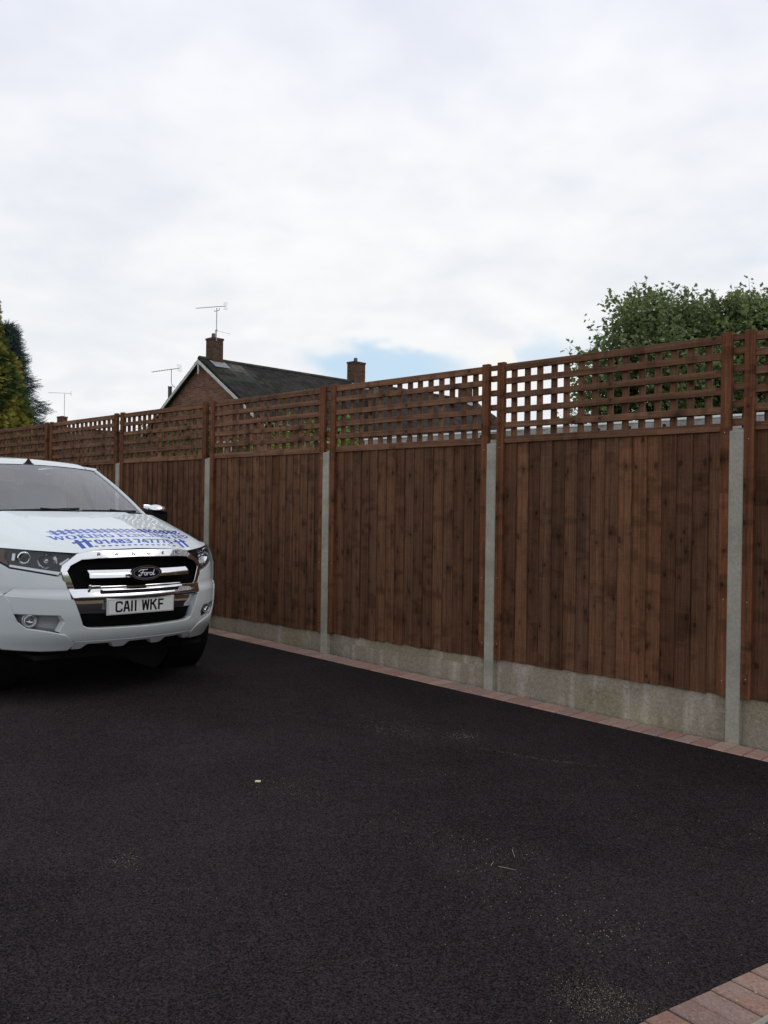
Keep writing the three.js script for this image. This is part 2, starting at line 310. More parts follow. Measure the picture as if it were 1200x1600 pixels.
{
  const T = new Tris(), zs = [0.2, 14]; const f = (x, z) => [x, gy(x) + 0.0095, z];
  T.quad(f(edgeX(0.2) + 0.186, 0.2), f(edgeX(0.2) + 1.1, 0.2), f(edgeX(14) + 1.1, 14), f(edgeX(14) + 0.186, 14), [0, 1, 0]);
  tag(obj('gravel_bed', metre(T.geo(), 1), M.soil), 'strip of pale sandy gravel beside the brick edging', null, null, 'structure');
}
{
  const T = new Tris(), f = (x, z) => [x, gy(x) + 0.004, z]; T.quad(f(edgeX(-6) + 1.1, -6), f(13, -6), f(13, 30), f(edgeX(30) + 1.1, 30), [0, 1, 0]);
  tag(obj('road', metre(T.geo(), 1 / 2.6), mat(rgb(2.2, 2.3, 2.2), 0.95, { map: tarMap, bumpMap: tarBump, bumpScale: 0.003, specularIntensity: 0.15 })), 'grey road past the gravel strip, outside the picture', null, null, 'structure');
}
// block edging: bricks laid side by side
const pavTones = [[0.37, 0.265, 0.225], [0.33, 0.225, 0.19], [0.41, 0.305, 0.26], [0.345, 0.25, 0.215], [0.30, 0.235, 0.215], [0.38, 0.265, 0.225]];
const pavMats = pavTones.map((c) => mat(rgb(c[0] * 0.88, c[1] * 0.84, c[2] * 0.82), 0.95, { map: pavMap, bumpMap: pavBump, bumpScale: 0.0025, specularIntensity: 0.15 }));
const pavGeos = []; for (let i = 0; i < 5; i++) pavGeos.push(metre(chamfer(0.1, 0.07, 0.197, 0.004), 1.25, i * 0.37, i * 0.21));
const pavPale = pavTones.map((c) => mat(rgb(c[0] * 1.28, c[1] * 1.2, c[2] * 1.15), 0.95, { map: pavMap, bumpMap: pavBump, bumpScale: 0.0025, specularIntensity: 0.15 }));
function edging(name, label, n, at, mats = pavMats) {
  const e = tag(new THREE.Group(), label, null, null, 'structure'); e.name = numbered(name); scene.add(e);
  const r = rng(n);
  for (let i = 0; i < n; i++) { const [x, z, a, w] = at(i), b = obj('brick', pavGeos[Math.floor(r() * 5)], mats[Math.floor(r() * 6)], e); b.position.set(x + (r() - 0.5) * 0.003, gy(x) - 0.064 + (r() - 0.5) * 0.003, z + (r() - 0.5) * 0.005); b.rotation.set((r() - 0.5) * 0.012, a + (r() - 0.5) * 0.01, -SLOPE + (r() - 0.5) * 0.015); b.scale.x = w; }
  return e;
}
const e1 = edging('brick_edging', 'row of pinkish paving bricks along the foot of the fence', 148, (i) => [0.1 - i * 0.108, 0.1, 0, 1.035], pavPale);
{ const T = new Tris(), f = (x, z) => [x, gy(x) - 0.006, z]; T.quad(f(0.4, -0.02), f(-17, -0.02), f(-17, 0.2), f(0.4, 0.2), [0, 1, 0]); obj('bedding', metre(T.geo(), 1), M.mortar, e1); }
const e2 = edging('brick_edging', 'border of red and grey paving bricks at the near right corner of the tarmac', 44, (i) => { const z = 0.38 + i * 0.1015 * 0.981; return [edgeX(z) + 0.099, z, Math.PI / 2 - Math.atan(0.197), 0.965]; });
{ const T = new Tris(), f = (x, z) => [x, gy(x) - 0.006, z]; T.quad(f(edgeX(0.25) - 0.002, 0.25), f(edgeX(0.25) + 0.2, 0.25), f(edgeX(5) + 0.2, 5), f(edgeX(5) - 0.002, 5), [0, 1, 0]); obj('bedding', metre(T.geo(), 1), M.mortar, e2); }
{ // concrete haunch behind the corner border
  const T = new Tris(), f = (x, z, y) => [x, gy(x) + y, z], n = [0.5, 0.86, 0], zs = []; for (let z = 0.3; z < 5; z += 0.06) zs.push(z);
  const r = rng(3); let q = null;
  for (const z of zs) { const w = 0.176 + r() * 0.008, k = [f(edgeX(z) + w, z, 0.012), f(edgeX(z) + w + 0.016 + r() * 0.006, z, 0.013)]; if (q) T.quad(q[0], q[1], k[1], k[0], [0, 1, 0]); q = k; }
  obj('haunch', metre(T.geo(), 1), mat(rgb(0.42, 0.40, 0.35), 0.95, { map: mottle }), e2);
}

// ---------------------------------------------------------------- the fence
const H_TOP = 2.547, H_BOARD = 1.948, H_BASE = 0.29;
{
  // concrete posts
  const s = new THREE.Shape(); s.moveTo(-0.044, 0); s.lineTo(-0.041, 0.004); s.lineTo(0.041, 0.004); s.lineTo(0.044, 0);
  const T = new Tris(), w = 0.044, d = 0.1, y0 = -0.35, y1 = 1.94, c = 0.005;
  const ring = [[-w, -c], [-w + c, 0], [w - c, 0], [w, -c], [w, -d + c], [w - c, -d], [-w + c, -d], [-w, -d + c]];
  for (let i = 0; i < 8; i++) { const a = ring[i], b = ring[(i + 1) % 8], nx = b[1] - a[1], nz = -(b[0] - a[0]), l = Math.hypot(nx, nz), n = [-nx / l, 0, -nz / l]; const m = [(a[0] + b[0]) / 2, (a[1] + b[1]) / 2 + d / 2]; const nn = n[0] * m[0] + n[2] * m[1] > 0 ? n : [-n[0], 0, -n[2]];
    const ta = y1 + 0.022 * smooth(0, -0.05, a[1]) - (a[1] === 0 ? 0.004 : 0), tb = y1 + 0.022 * smooth(0, -0.05, b[1]) - (b[1] === 0 ? 0.004 : 0);
    T.quad([a[0], y0, a[1]], [b[0], y0, b[1]], [b[0], tb, b[1]], [a[0], ta, a[1]], nn);
    T.tri([a[0], ta, a[1]], [b[0], tb, b[1]], [0, y1 + 0.022, -0.05], [0, 1, 0.2], [0, 1, 0.2], [0, 1, 0.2]); }
  const base = T.geo();
  const postNames = { '-1': 'grey concrete fence post beyond the right edge of the drive', 0: 'grey concrete fence post nearest the camera, at the right of the picture', 1: 'grey concrete fence post between the two widest brown panels', 2: 'grey concrete fence post right of the panel that starts behind the truck', 3: 'grey concrete fence post rising just behind the truck headlamp', 4: 'grey concrete fence post showing above the truck windscreen edge', 5: 'grey concrete fence post hidden low behind the truck roof', 6: 'grey concrete fence post farthest along the fence to the left' };
  for (let k = -1; k <= 6; k++) {
    const x = POST0 - k * SPAN;
    const g = metre(base, 1.3, k * 0.37, k * 0.53), o = obj('concrete_post', g, M.conc); o.position.x = x; o.rotation.z = (k % 3) * 0.0012; tag(o, postNames[k], 'fence post', 'concrete posts of the fence');
  }
  // panels
  const boardGeos = [];
  for (let ii = 0; ii < 2 * STR; ii++) {
    const i = ii % STR, turned = ii >= STR, r = rng(100 + ii), b = 0.125, L = 1.66, T = new Tris(), cup = (r() - 0.5) * 0.004;
    const sec = [[b, 0.0135], [b - 0.003, 0.0185], [b - 0.03, 0.0135 + cup], [b - 0.07, 0.009 + cup], [0, 0.004], [0, 0], [b, 0]];   // feather edge, thick to thin
    const n = sec.length, ys = [0, 0.003, L - 0.002, L];
    const uv = (p, y) => [(i + 0.04 + 0.92 * p[0] / b) / STR, turned ? 0.99 - y / 1.7 : (y + 0.01) / 1.7];
    for (let j = 0; j < n; j++) { const a = sec[j], c = sec[(j + 1) % n]; let nn = [a[1] - c[1], 0, c[0] - a[0]]; const l = Math.hypot(nn[0], nn[2]); nn = [nn[0] / l, 0, nn[2] / l]; const mid = [(a[0] + c[0]) / 2 - 0.06, 0, (a[1] + c[1]) / 2 - 0.006]; if (nn[0] * mid[0] * 0.02 + nn[2] * mid[2] < 0) nn = nn.map((v) => -v);
      if (j === 6) nn = [1, 0, 0]; if (j === 5) nn = [0, 0, -1]; if (j === 4) nn = [-1, 0, 0];
      T.tri([a[0], 0, a[1]], [c[0], 0, c[1]], [c[0], L, c[1]], nn, nn, nn, uv(a, 0), uv(c, 0), uv(c, L)); T.tri([a[0], 0, a[1]], [c[0], L, c[1]], [a[0], L, a[1]], nn, nn, nn, uv(a, 0), uv(c, L), uv(a, L)); }
    for (const y of [0, L]) { const nn = [0, y ? 1 : -1, 0]; for (let j = 1; j < n - 1; j++) { const q = [sec[0], sec[j], sec[j + 1]]; T.tri(...q.map((p) => [p[0], y, p[1]]), nn, nn, nn, ...q.map((p) => uv(p, y))); } }
    boardGeos.push(T.geo());
  }
  const slatUV = (g, strip, alongX, off) => { g = norm(g); const p = g.attributes.position, uv = g.attributes.uv; for (let i = 0; i < p.count; i++) { const along = alongX ? p.getX(i) : p.getY(i), ac = alongX ? p.getY(i) - p.getZ(i) : p.getX(i) - p.getZ(i); uv.setXY(i, (strip + 0.5 + clamp(ac * 5.5, -0.42, 0.42)) / 8, (along + off) / 1.7); } return g; };
  const R = rng(77);
  const inW = SPAN - 0.088, stW = 0.066;                    // visible panel width between posts; stile width
  const hSlats = [], vSlats = [], rails = [], stiles = [];
  for (let i = 0; i < 5; i++) {
    hSlats.push(slatUV(rbox(inW - 2 * stW + 0.02, 0.045, 0.026, 0, 0, 0, 0.003, 1), i, true, 0.9 + i * 0.23));
    vSlats.push(slatUV(rbox(0.045, 0.60, 0.022, 0, 0, 0, 0.003, 1), (i + 3) % 8, false, 0.35 + i * 0.31));
    rails.push(slatUV(rbox(inW - 2 * stW + 0.02, 0.052, 0.034, 0, 0, 0, 0.003, 1), (i + 5) % 8, true, 1 + i * 0.29));
    stiles.push(slatUV(rbox(stW, 2.27, 0.036, 0, 0, 0, 0.003, 1), (i + 1) % 8, false, 1.2 + i * 0.37));
  }
  const screwG = new THREE.SphereGeometry(0.0036, 6, 4); screwG.scale(1, 1, 0.4);
  const pick = (a) => a[Math.floor(R() * a.length)];
  const names = ['wooden fence panel with lattice top at the right edge of the picture', 'wooden fence panel with lattice top directly left of the nearest concrete post', 'wooden fence panel with lattice top in the middle of the picture', 'wooden fence panel with lattice top whose foot meets the truck bumper', 'wooden fence panel with lattice top right behind the truck wing mirror', 'wooden fence panel with lattice top above the truck windscreen', 'wooden fence panel with lattice top at the far left, before the golden conifer'];
  for (let k = 0; k < 7; k++) {
    const xr = POST0 - (k - 1) * SPAN - 0.044, xl = xr - inW, xc = (xl + xr) / 2;          // between post k and post k - 1
    const p = thing('fence_panel', names[k], 'fence panel', [xc, H_BASE, 0], 'brown lattice-topped panels of the fence');
    const dy = -H_BASE;
    // feather-edge boards
    const n = 16, x0 = -inW / 2 + stW - 0.02, pitch = (inW - 2 * stW + 0.03) / n;
    const swap = R() < 0.5 ? 0 : 1, start = Math.floor(R() * STR);
    for (let i = 0; i < n; i++) {
      const o = obj('board', boardGeos[Math.floor(R() * 2 * STR)], boardMats[R() < 0.35 ? swap : Math.floor(R() * 7)], p);
      o.position.set(x0 + i * pitch + (R() - 0.5) * 0.008, H_BOARD - 1.66 + (R() - 0.5) * 0.009 - H_BASE, -0.0435 + (R() - 0.5) * 0.002);
      o.rotation.set((R() - 0.5) * 0.0015, 0.030 + (R() - 0.5) * 0.024, (R() - 0.5) * 0.0025);
    }
    for (const s of [-1, 1]) {
      const o = obj('stile', pick(stiles), pick(stileMats), p); o.position.set(s * (inW / 2 - stW / 2 + 0.004), 1.135 + (R() - 0.5) * 0.006, -0.026); o.rotation.z = (R() - 0.5) * 0.001;
      if (k < 4) for (const hh of [0.10, 0.62, 1.62]) { const sc = obj('screw', screwG, M.screw, o); sc.position.set((R() - 0.5) * 0.02, hh - 1.135 + (R() - 0.5) * 0.05, 0.0185); }
    }
    // a capping strip over the boards, then the lattice
    const cap = obj('rail', rails[k % 5], pick(slatMats), p); cap.position.set(0, H_BOARD + 0.02 + dy, -0.036); 
    const top = obj('rail', rails[(k + 2) % 5], pick(slatMats), p); top.position.set(0, H_TOP - 0.028 + dy, -0.036);
    for (let i = 1; i <= 4; i++) { const o = obj('slat', pick(hSlats), pick(slatMats), p); o.position.set(0, H_BOARD + 0.022 + i * 0.1112 + dy + (R() - 0.5) * 0.008, -0.032); o.rotation.z = (R() - 0.5) * 0.005; }
    for (let i = 0; i < 14; i++) { const o = obj('slat', pick(vSlats), pick(slatMats), p); o.position.set(-inW / 2 + stW + 0.06 + i * 0.1165 + (R() - 0.5) * 0.011, H_BOARD + 0.29 + dy, -0.0562); o.rotation.z = (R() - 0.5) * 0.011; }
    for (const hh of [0.25, 0.95, 1.5]) { const o = obj('back_rail', rails[(k + 1) % 5], pick(stileMats), p); o.position.set(0, hh, -0.0605); }
  }
  // narrow lattice strips that fill the gap over each post
  const fh = slatUV(rbox(0.1, 0.045, 0.022, 0, 0, 0, 0.002, 1), 2, true, 0.5), fv = slatUV(rbox(0.042, 0.585, 0.02, 0, 0, 0, 0.002, 1), 4, false, 0.6), ft = slatUV(rbox(0.1, 0.036, 0.034, 0, 0, 0, 0.002, 1), 6, true, 0.5);
  const wh = ['nearest concrete post at the right', 'post between the two widest panels', 'post right of the truck panel', 'post beside the truck headlamp', 'post above the truck windscreen edge', 'post behind the truck roof', 'farthest post at the left'];
  for (let k = 0; k <= 6; k++) {
    const x = POST0 - k * SPAN, p = thing('lattice_strip', 'narrow brown lattice strip over the ' + wh[k], 'lattice', [x, 1.965, -0.05], 'narrow lattice strips over the posts');
    for (let i = 0; i < 5; i++) { const o = obj('slat', fh, slatMats[(i + k) % 2], p); o.position.set(0, 0.035 + i * 0.1115, -0.009 + (R() - 0.5) * 0.004); o.rotation.z = (R() - 0.5) * 0.02; }
    const t = obj('slat', ft, slatMats[1], p); t.position.set(0, 0.562, -0.002);
    const v = obj('slat', fv, slatMats[(k + 1) % 2], p); v.position.set(0.024, 0.29, -0.031);
  }
  // gravel boards
  const gn = ['pale stained concrete gravel board under the panel at the right edge', 'pale stained concrete gravel board under the panel left of the nearest post', 'pale stained concrete gravel board under the middle panel', 'pale stained concrete gravel board that runs behind the truck bumper', 'concrete gravel board hidden behind the truck bonnet', 'concrete gravel board hidden behind the truck cab', 'concrete gravel board hidden behind the rear of the truck'];
  for (let k = 0; k < 7; k++) {
    const xr = POST0 - (k - 1) * SPAN - 0.036, L = SPAN - 0.072, g = norm(rbox(L, 0.36, 0.05, 0, 0, 0, 0.006, 1)), pa = g.attributes.position, uv = g.attributes.uv;
    for (let i = 0; i < pa.count; i++) uv.setXY(i, (pa.getX(i) + k * 1.37) / 3.66, (pa.getY(i) - pa.getZ(i) + 0.4 + k * 0.21) / 0.9);
    const o = obj('gravel_board', g, M.grav); o.position.set(xr - L / 2, 0.112, -0.069); tag(o, gn[k], 'gravel board', 'concrete gravel boards of the fence');
  }
}
// ---------------------------------------------------------------- the pickup truck
// Local frame: +x forward (0 = the number plate), y above the ground, z across (z > 0 is the side nearer the camera).
const PK = [[0, 0], [0.12, -0.006], [0.25, -0.02], [0.4, -0.055], [0.5, -0.088], [0.6, -0.145], [0.7, -0.225], [0.78, -0.315], [0.85, -0.41], [0.9, -0.50], [0.93, -0.62], [1.0, -1.3]];
const HK = [[0.28, -0.15], [0.36, -0.10], [0.45, -0.03], [0.6, 0], [0.78, 0], [0.9, -0.03], [1.0, -0.08], [1.06, -0.12]];
function smoothInterp(x, pts, d) { return (interp(x - d, pts) + 2 * interp(x, pts) + interp(x + d, pts)) / 4; }
const frontX = (w, h) => smoothInterp(Math.abs(w), PK, 0.035) + smoothInterp(h, HK, 0.03);
function clipHalf(poly, ax, lim, keepLess) {
  const out = [];
  for (let i = 0; i < poly.length; i++) {
    const a = poly[i], b = poly[(i + 1) % poly.length], ia = keepLess ? a[ax] <= lim : a[ax] >= lim, ib = keepLess ? b[ax] <= lim : b[ax] >= lim;
    if (ia) out.push(a);
    if (ia !== ib) { const t = (lim - a[ax]) / (b[ax] - a[ax]); out.push([a[0] + t * (b[0] - a[0]), a[1] + t * (b[1] - a[1])]); }
  }
  return out;
}
// a piece of the truck's face: outline in (across, height), laid on the curved front, offset outwards and given thickness with a small rolled edge
function face(outline, { off = 0, depth = 0.03, mirror = 0, cell = 0.045, offFn = null, roll = 0.004, open0 = true } = {}) {
  const T = new Tris(), O = offFn || (() => off);
  const P = (w, h, d = 0) => [frontX(w, h) + O(w, h) - d, h, w];
  const N = (w, h) => { const e = 0.012, fw = (frontX(w + e, h) + O(w + e, h) - frontX(w - e, h) - O(w - e, h)) / (2 * e), fh = (frontX(w, h + e) + O(w, h + e) - frontX(w, h - e) - O(w, h - e)) / (2 * e), l = Math.hypot(1, fw, fh); return [1 / l, -fh / l, -fw / l]; };
  const sides = mirror === 2 ? [1, -1] : [1];
  for (const sg of sides) {
    const poly = outline.map(([w, h]) => [w * sg, h]);
    let w0 = Infinity, w1 = -Infinity, h0 = Infinity, h1 = -Infinity;
    for (const [w, h] of poly) { w0 = Math.min(w0, w); w1 = Math.max(w1, w); h0 = Math.min(h0, h); h1 = Math.max(h1, h); }
    const nw = Math.max(1, Math.ceil((w1 - w0) / cell)), nh = Math.max(1, Math.ceil((h1 - h0) / cell));
    for (let i = 0; i < nw; i++) {
      let strip = clipHalf(clipHalf(poly, 0, lerp(w0, w1, i / nw), false), 0, lerp(w0, w1, (i + 1) / nw), true); if (strip.length < 3) continue;
      for (let j = 0; j < nh; j++) {
        let c = clipHalf(clipHalf(strip, 1, lerp(h0, h1, j / nh), false), 1, lerp(h0, h1, (j + 1) / nh), true); if (c.length < 3) continue;
        c = c.filter((p, k) => { const q = c[(k + 1) % c.length]; return Math.hypot(p[0] - q[0], p[1] - q[1]) > 1e-6; }); if (c.length < 3) continue;
        const tri = THREE.ShapeUtils.triangulateShape(c.map((p) => new THREE.Vector2(p[0], p[1])), []);
        for (const [a, b, d] of tri) T.tri(P(...c[a]), P(...c[b]), P(...c[d]), N(...c[a]), N(...c[b]), N(...c[d]), c[a], c[b], c[d]);
      }
    }
    let area = 0; for (let i = 0; i < poly.length; i++) { const a = poly[i], b = poly[(i + 1) % poly.length]; area += a[0] * b[1] - b[0] * a[1]; }
    const sgn = area > 0 ? 1 : -1;
    if (depth) for (let i = 0; i < poly.length; i++) {
      const a = poly[i], b = poly[(i + 1) % poly.length]; if (open0 && Math.abs(a[0]) < 1e-6 && Math.abs(b[0]) < 1e-6) continue;
      const L = Math.hypot(b[0] - a[0], b[1] - a[1]), k = Math.max(1, Math.ceil(L / cell)), n = [0, -(b[0] - a[0]) / L * sgn, (b[1] - a[1]) / L * sgn];
      for (let q = 0; q < k; q++) {
        const A = [lerp(a[0], b[0], q / k), lerp(a[1], b[1], q / k)], B = [lerp(a[0], b[0], (q + 1) / k), lerp(a[1], b[1], (q + 1) / k)];
        const ex = (p, r, d) => { const f = P(p[0], p[1], d); return [f[0], f[1] + n[1] * r, f[2] + n[2] * r]; };
        const nb = [0.6, n[1] * 0.8, n[2] * 0.8];
        const A0 = P(...A), B0 = P(...B), A1 = ex(A, roll, roll), B1 = ex(B, roll, roll), A2 = ex(A, roll, depth), B2 = ex(B, roll, depth);
        T.tri(A0, B0, B1, N(...A), N(...B), n); T.tri(A0, B1, A1, N(...A), n, n); T.quad(A1, B1, B2, A2, n);
      }
    }
  }
  return T.geo();
}
function bonnetPoint(s, w) {
  const a = Math.abs(w), he = interp(a, [[0, 1.036], [0.3, 1.028], [0.43, 1.006], [0.8, 1.03], [0.83, 1.03]]), uf = frontX(a, he), ur = -1.13 - 0.22 * a * a, hr = 1.243 - 0.012 * a * a;
  const k = smoothInterp(s, [[-0.2, -0.35], [0, 0], [0.054, 0.10], [0.144, 0.24], [0.28, 0.385], [0.46, 0.55], [0.73, 0.79], [1, 1], [1.2, 1.18]], 0.05);
  let h = he + (hr - he) * Math.max(0, s < 0.03 ? Math.min(k, s * 2) : k) + 0.012 * smooth(0.57, 0.50, a) * smooth(0, 0.25, s);
  h -= 0.03 * smooth(0.68, 0.84, a) * smooth(0, 0.15, s) * (1 - 0.6 * s);
  return [lerp(uf, ur, s), h, w];
}
function canvas(w, h, draw) { const c = document.createElement('canvas'); c.width = w; c.height = h; const x = c.getContext('2d'); draw(x, w, h); const t = new THREE.CanvasTexture(c); t.colorSpace = THREE.SRGBColorSpace; t.anisotropy = 8; return t; }
const bonnetPrint = canvas(1640, 1100, (c, W, H) => {
  c.fillStyle = '#d6dee0'; c.fillRect(0, 0, W, H);
  const X = (w) => (0.82 - w) * 1000, Y = (s) => (1 - s) * H;
  c.fillStyle = '#1b43a8'; c.strokeStyle = '#1b43a8';
  // a run of picket fencing drawn in vinyl
  const f0 = 0.45, f1 = -0.64, y0 = Y(0.285), y1 = Y(0.415);
  const n = 21;
  for (let i = 0; i < n; i++) { const x = lerp(X(f0), X(f1), (i + 0.5) / n), q = 0.5; c.beginPath(); c.moveTo(x - 14, y0); c.lineTo(x - 14, y1 + 22); c.lineTo(x, y1); c.lineTo(x + 14, y1 + 22); c.lineTo(x + 14, y0); c.fill(); }
  c.fillRect(X(f0) - 14, Y(0.372) - 10, X(f1) - X(f0) + 28, 24); c.fillRect(X(f0) - 14, Y(0.32) - 10, X(f1) - X(f0) + 28, 20);
  const put = (text, font, wl, wr, sb, st, px, cap) => { c.save(); c.font = font; c.textBaseline = 'alphabetic'; const m = c.measureText(text).width; c.translate(X(wl), Y(sb)); c.scale((X(wr) - X(wl)) / m, (Y(sb) - Y(st)) / cap); c.fillText(text, 0, 0); c.lineWidth = 4; c.strokeText(text, 0, 0); c.restore(); };
  put('WOKING FENCING LTD', 'bold 100px serif', 0.51, -0.66, 0.186, 0.256, 100, 68);
  put('01483 747775', 'bold 100px sans-serif', 0.255, -0.375, 0.082, 0.146, 100, 72);
  const hash = (wc) => { const x = X(wc); for (const d of [-26, 26]) { c.beginPath(); c.moveTo(x + d - 15, Y(0.04)); c.lineTo(x + d - 15, Y(0.158)); c.lineTo(x + d, Y(0.172)); c.lineTo(x + d + 15, Y(0.158)); c.lineTo(x + d + 15, Y(0.04)); c.fill(); } c.fillRect(x - 66, Y(0.138), 132, 24); };
  hash(0.335); hash(-0.465);
  for (let i = 0; i < 14; i++) c.fillRect(lerp(X(0.275), X(-0.35), i / 13) - 11, Y(0.058), 24, 18);
});
const platePrint = canvas(1040, 222, (c, W, H) => {
  c.fillStyle = '#d9dbd8'; c.fillRect(0, 0, W, H); c.strokeStyle = '#55585a'; c.lineWidth = 4; c.strokeRect(8, 8, W - 16, H - 16);
  c.strokeStyle = '#101114'; c.lineWidth = 28; c.lineJoin = 'miter'; c.lineCap = 'butt'; c.miterLimit = 3;
  const t = 44, b = 178, L = (pts) => { c.beginPath(); pts.forEach(([x, y], i) => i ? c.lineTo(x, y) : c.moveTo(x, y)); c.stroke(); };
  let x = 130; const w = 84, g = 26;
  c.beginPath(); c.moveTo(x + w, t + 36); c.lineTo(x + w, t + 26); c.quadraticCurveTo(x + w, t, x + w - 26, t); c.lineTo(x + 28, t); c.quadraticCurveTo(x, t, x, t + 28); c.lineTo(x, b - 28); c.quadraticCurveTo(x, b, x + 28, b); c.lineTo(x + w - 26, b); c.quadraticCurveTo(x + w, b, x + w, b - 26); c.lineTo(x + w, b - 36); c.stroke(); x += w + g + 6;
  L([[x + 2, b + 14], [x + w / 2 - 8, t - 12]]); L([[x + w - 2, b + 14], [x + w / 2 + 8, t - 12]]); L([[x + 14, b - 40], [x + w - 14, b - 40]]); x += w + g + 12;
  L([[x, t - 14], [x, b + 14]]); x += 28 + g + 4; L([[x, t - 14], [x, b + 14]]); x += 14 + 92;
  c.lineWidth = 25; L([[x + 4, t - 14], [x + 20, b + 12]]); L([[x + 20, b + 12], [x + 52, t - 8]]); L([[x + 52, t - 8], [x + 84, b + 12]]); L([[x + 84, b + 12], [x + 100, t - 14]]); x += 100 + g + 12; c.lineWidth = 28;
  L([[x, t - 14], [x, b + 14]]); L([[x + 86, t - 14], [x + 12, t + 66]]); L([[x + 34, t + 46], [x + 88, b + 14]]); x += 86 + g + 16;
  L([[x, b + 14], [x, t]]); L([[x - 14, t], [x + 76, t]]); L([[x, t + 66], [x + 66, t + 66]]);
});
const badgePrint = canvas(512, 224, (c, W, H) => {
  c.fillStyle = '#0b1122'; c.fillRect(0, 0, W, H); c.strokeStyle = '#aeb4bb'; c.lineWidth = 5; c.beginPath(); c.ellipse(W / 2, H / 2, W / 2 - 22, H / 2 - 18, 0, 0, 7); c.stroke();
  c.strokeStyle = '#e6e9ec'; c.lineCap = 'round'; c.lineJoin = 'round'; c.lineWidth = 15;
  const S = (f) => { c.beginPath(); f(); c.stroke(); };
  S(() => { c.moveTo(120, 78); c.bezierCurveTo(96, 96, 120, 62, 176, 56); c.bezierCurveTo(210, 53, 240, 62, 262, 52); });     // F, top stroke
  S(() => { c.moveTo(192, 60); c.bezierCurveTo(172, 108, 164, 150, 130, 160); c.bezierCurveTo(108, 164, 104, 146, 122, 142); });
  S(() => { c.moveTo(142, 110); c.lineTo(206, 106); });
  S(() => { c.ellipse(232, 128, 24, 22, -0.3, 0, 6.3); });
  S(() => { c.moveTo(270, 108); c.lineTo(262, 150); c.moveTo(268, 124); c.bezierCurveTo(282, 104, 298, 104, 304, 112); });
  S(() => { c.ellipse(338, 130, 24, 21, -0.3, 0, 6.3); }); S(() => { c.moveTo(392, 66); c.bezierCurveTo(376, 110, 360, 150, 384, 150); c.lineTo(402, 138); });
});
const PM = {
  paint: mat(rgb(0.60, 0.645, 0.655), 0.4, { specularIntensity: 0.0, clearcoat: 0.85, clearcoatRoughness: 0.03 }),
  bonnet: mat(WHITE, 0.4, { map: bonnetPrint, specularIntensity: 0.0, clearcoat: 0.8, clearcoatRoughness: 0.03 }),
  chrome: new THREE.MeshPhysicalMaterial({ color: rgb(0.80, 0.81, 0.82), metalness: 1, roughness: 0.1, side: THREE.DoubleSide }),
  satin: new THREE.MeshPhysicalMaterial({ color: rgb(0.45, 0.46, 0.47), metalness: 0.6, roughness: 0.4, side: THREE.DoubleSide }),
  black: mat(rgb(0.01, 0.01, 0.011), 0.6, { specularIntensity: 0.25 }), gloss: mat(rgb(0.012, 0.012, 0.013), 0.15),
  rubber: mat(rgb(0.014, 0.014, 0.014), 0.9, { specularIntensity: 0.2, map: mottle }),
  glass: new THREE.MeshPhysicalMaterial({ color: rgb(0.78, 0.86, 0.84), transmission: 1, thickness: 0, roughness: 0, ior: 2.5, side: THREE.DoubleSide }),
  clear: new THREE.MeshPhysicalMaterial({ color: rgb(0.72, 0.74, 0.76), transmission: 1, thickness: 0, roughness: 0.01, ior: 1.5, side: THREE.DoubleSide }),
  tint: mat(rgb(0.006, 0.008, 0.009), 0.03, { specularIntensity: 1 }),
  housing: mat(rgb(0.03, 0.032, 0.036), 0.3), amber: mat(rgb(0.14, 0.075, 0.05), 0.3),
  seat: mat(rgb(0.26, 0.26, 0.265), 0.85), dash: mat(rgb(0.05, 0.052, 0.055), 0.7), liner: mat(rgb(0.35, 0.35, 0.34), 0.95),
  letter: new THREE.MeshPhysicalMaterial({ color: rgb(0.5, 0.5, 0.51), metalness: 1, roughness: 0.25, side: THREE.DoubleSide }),
  skid: mat(rgb(0.50, 0.52, 0.53), 0.45),
  plate: mat(WHITE, 0.35, { map: platePrint }), badge: mat(WHITE, 0.2, { map: badgePrint, clearcoat: 1 }), red: mat(rgb(0.25, 0.01, 0.01), 0.2),
};
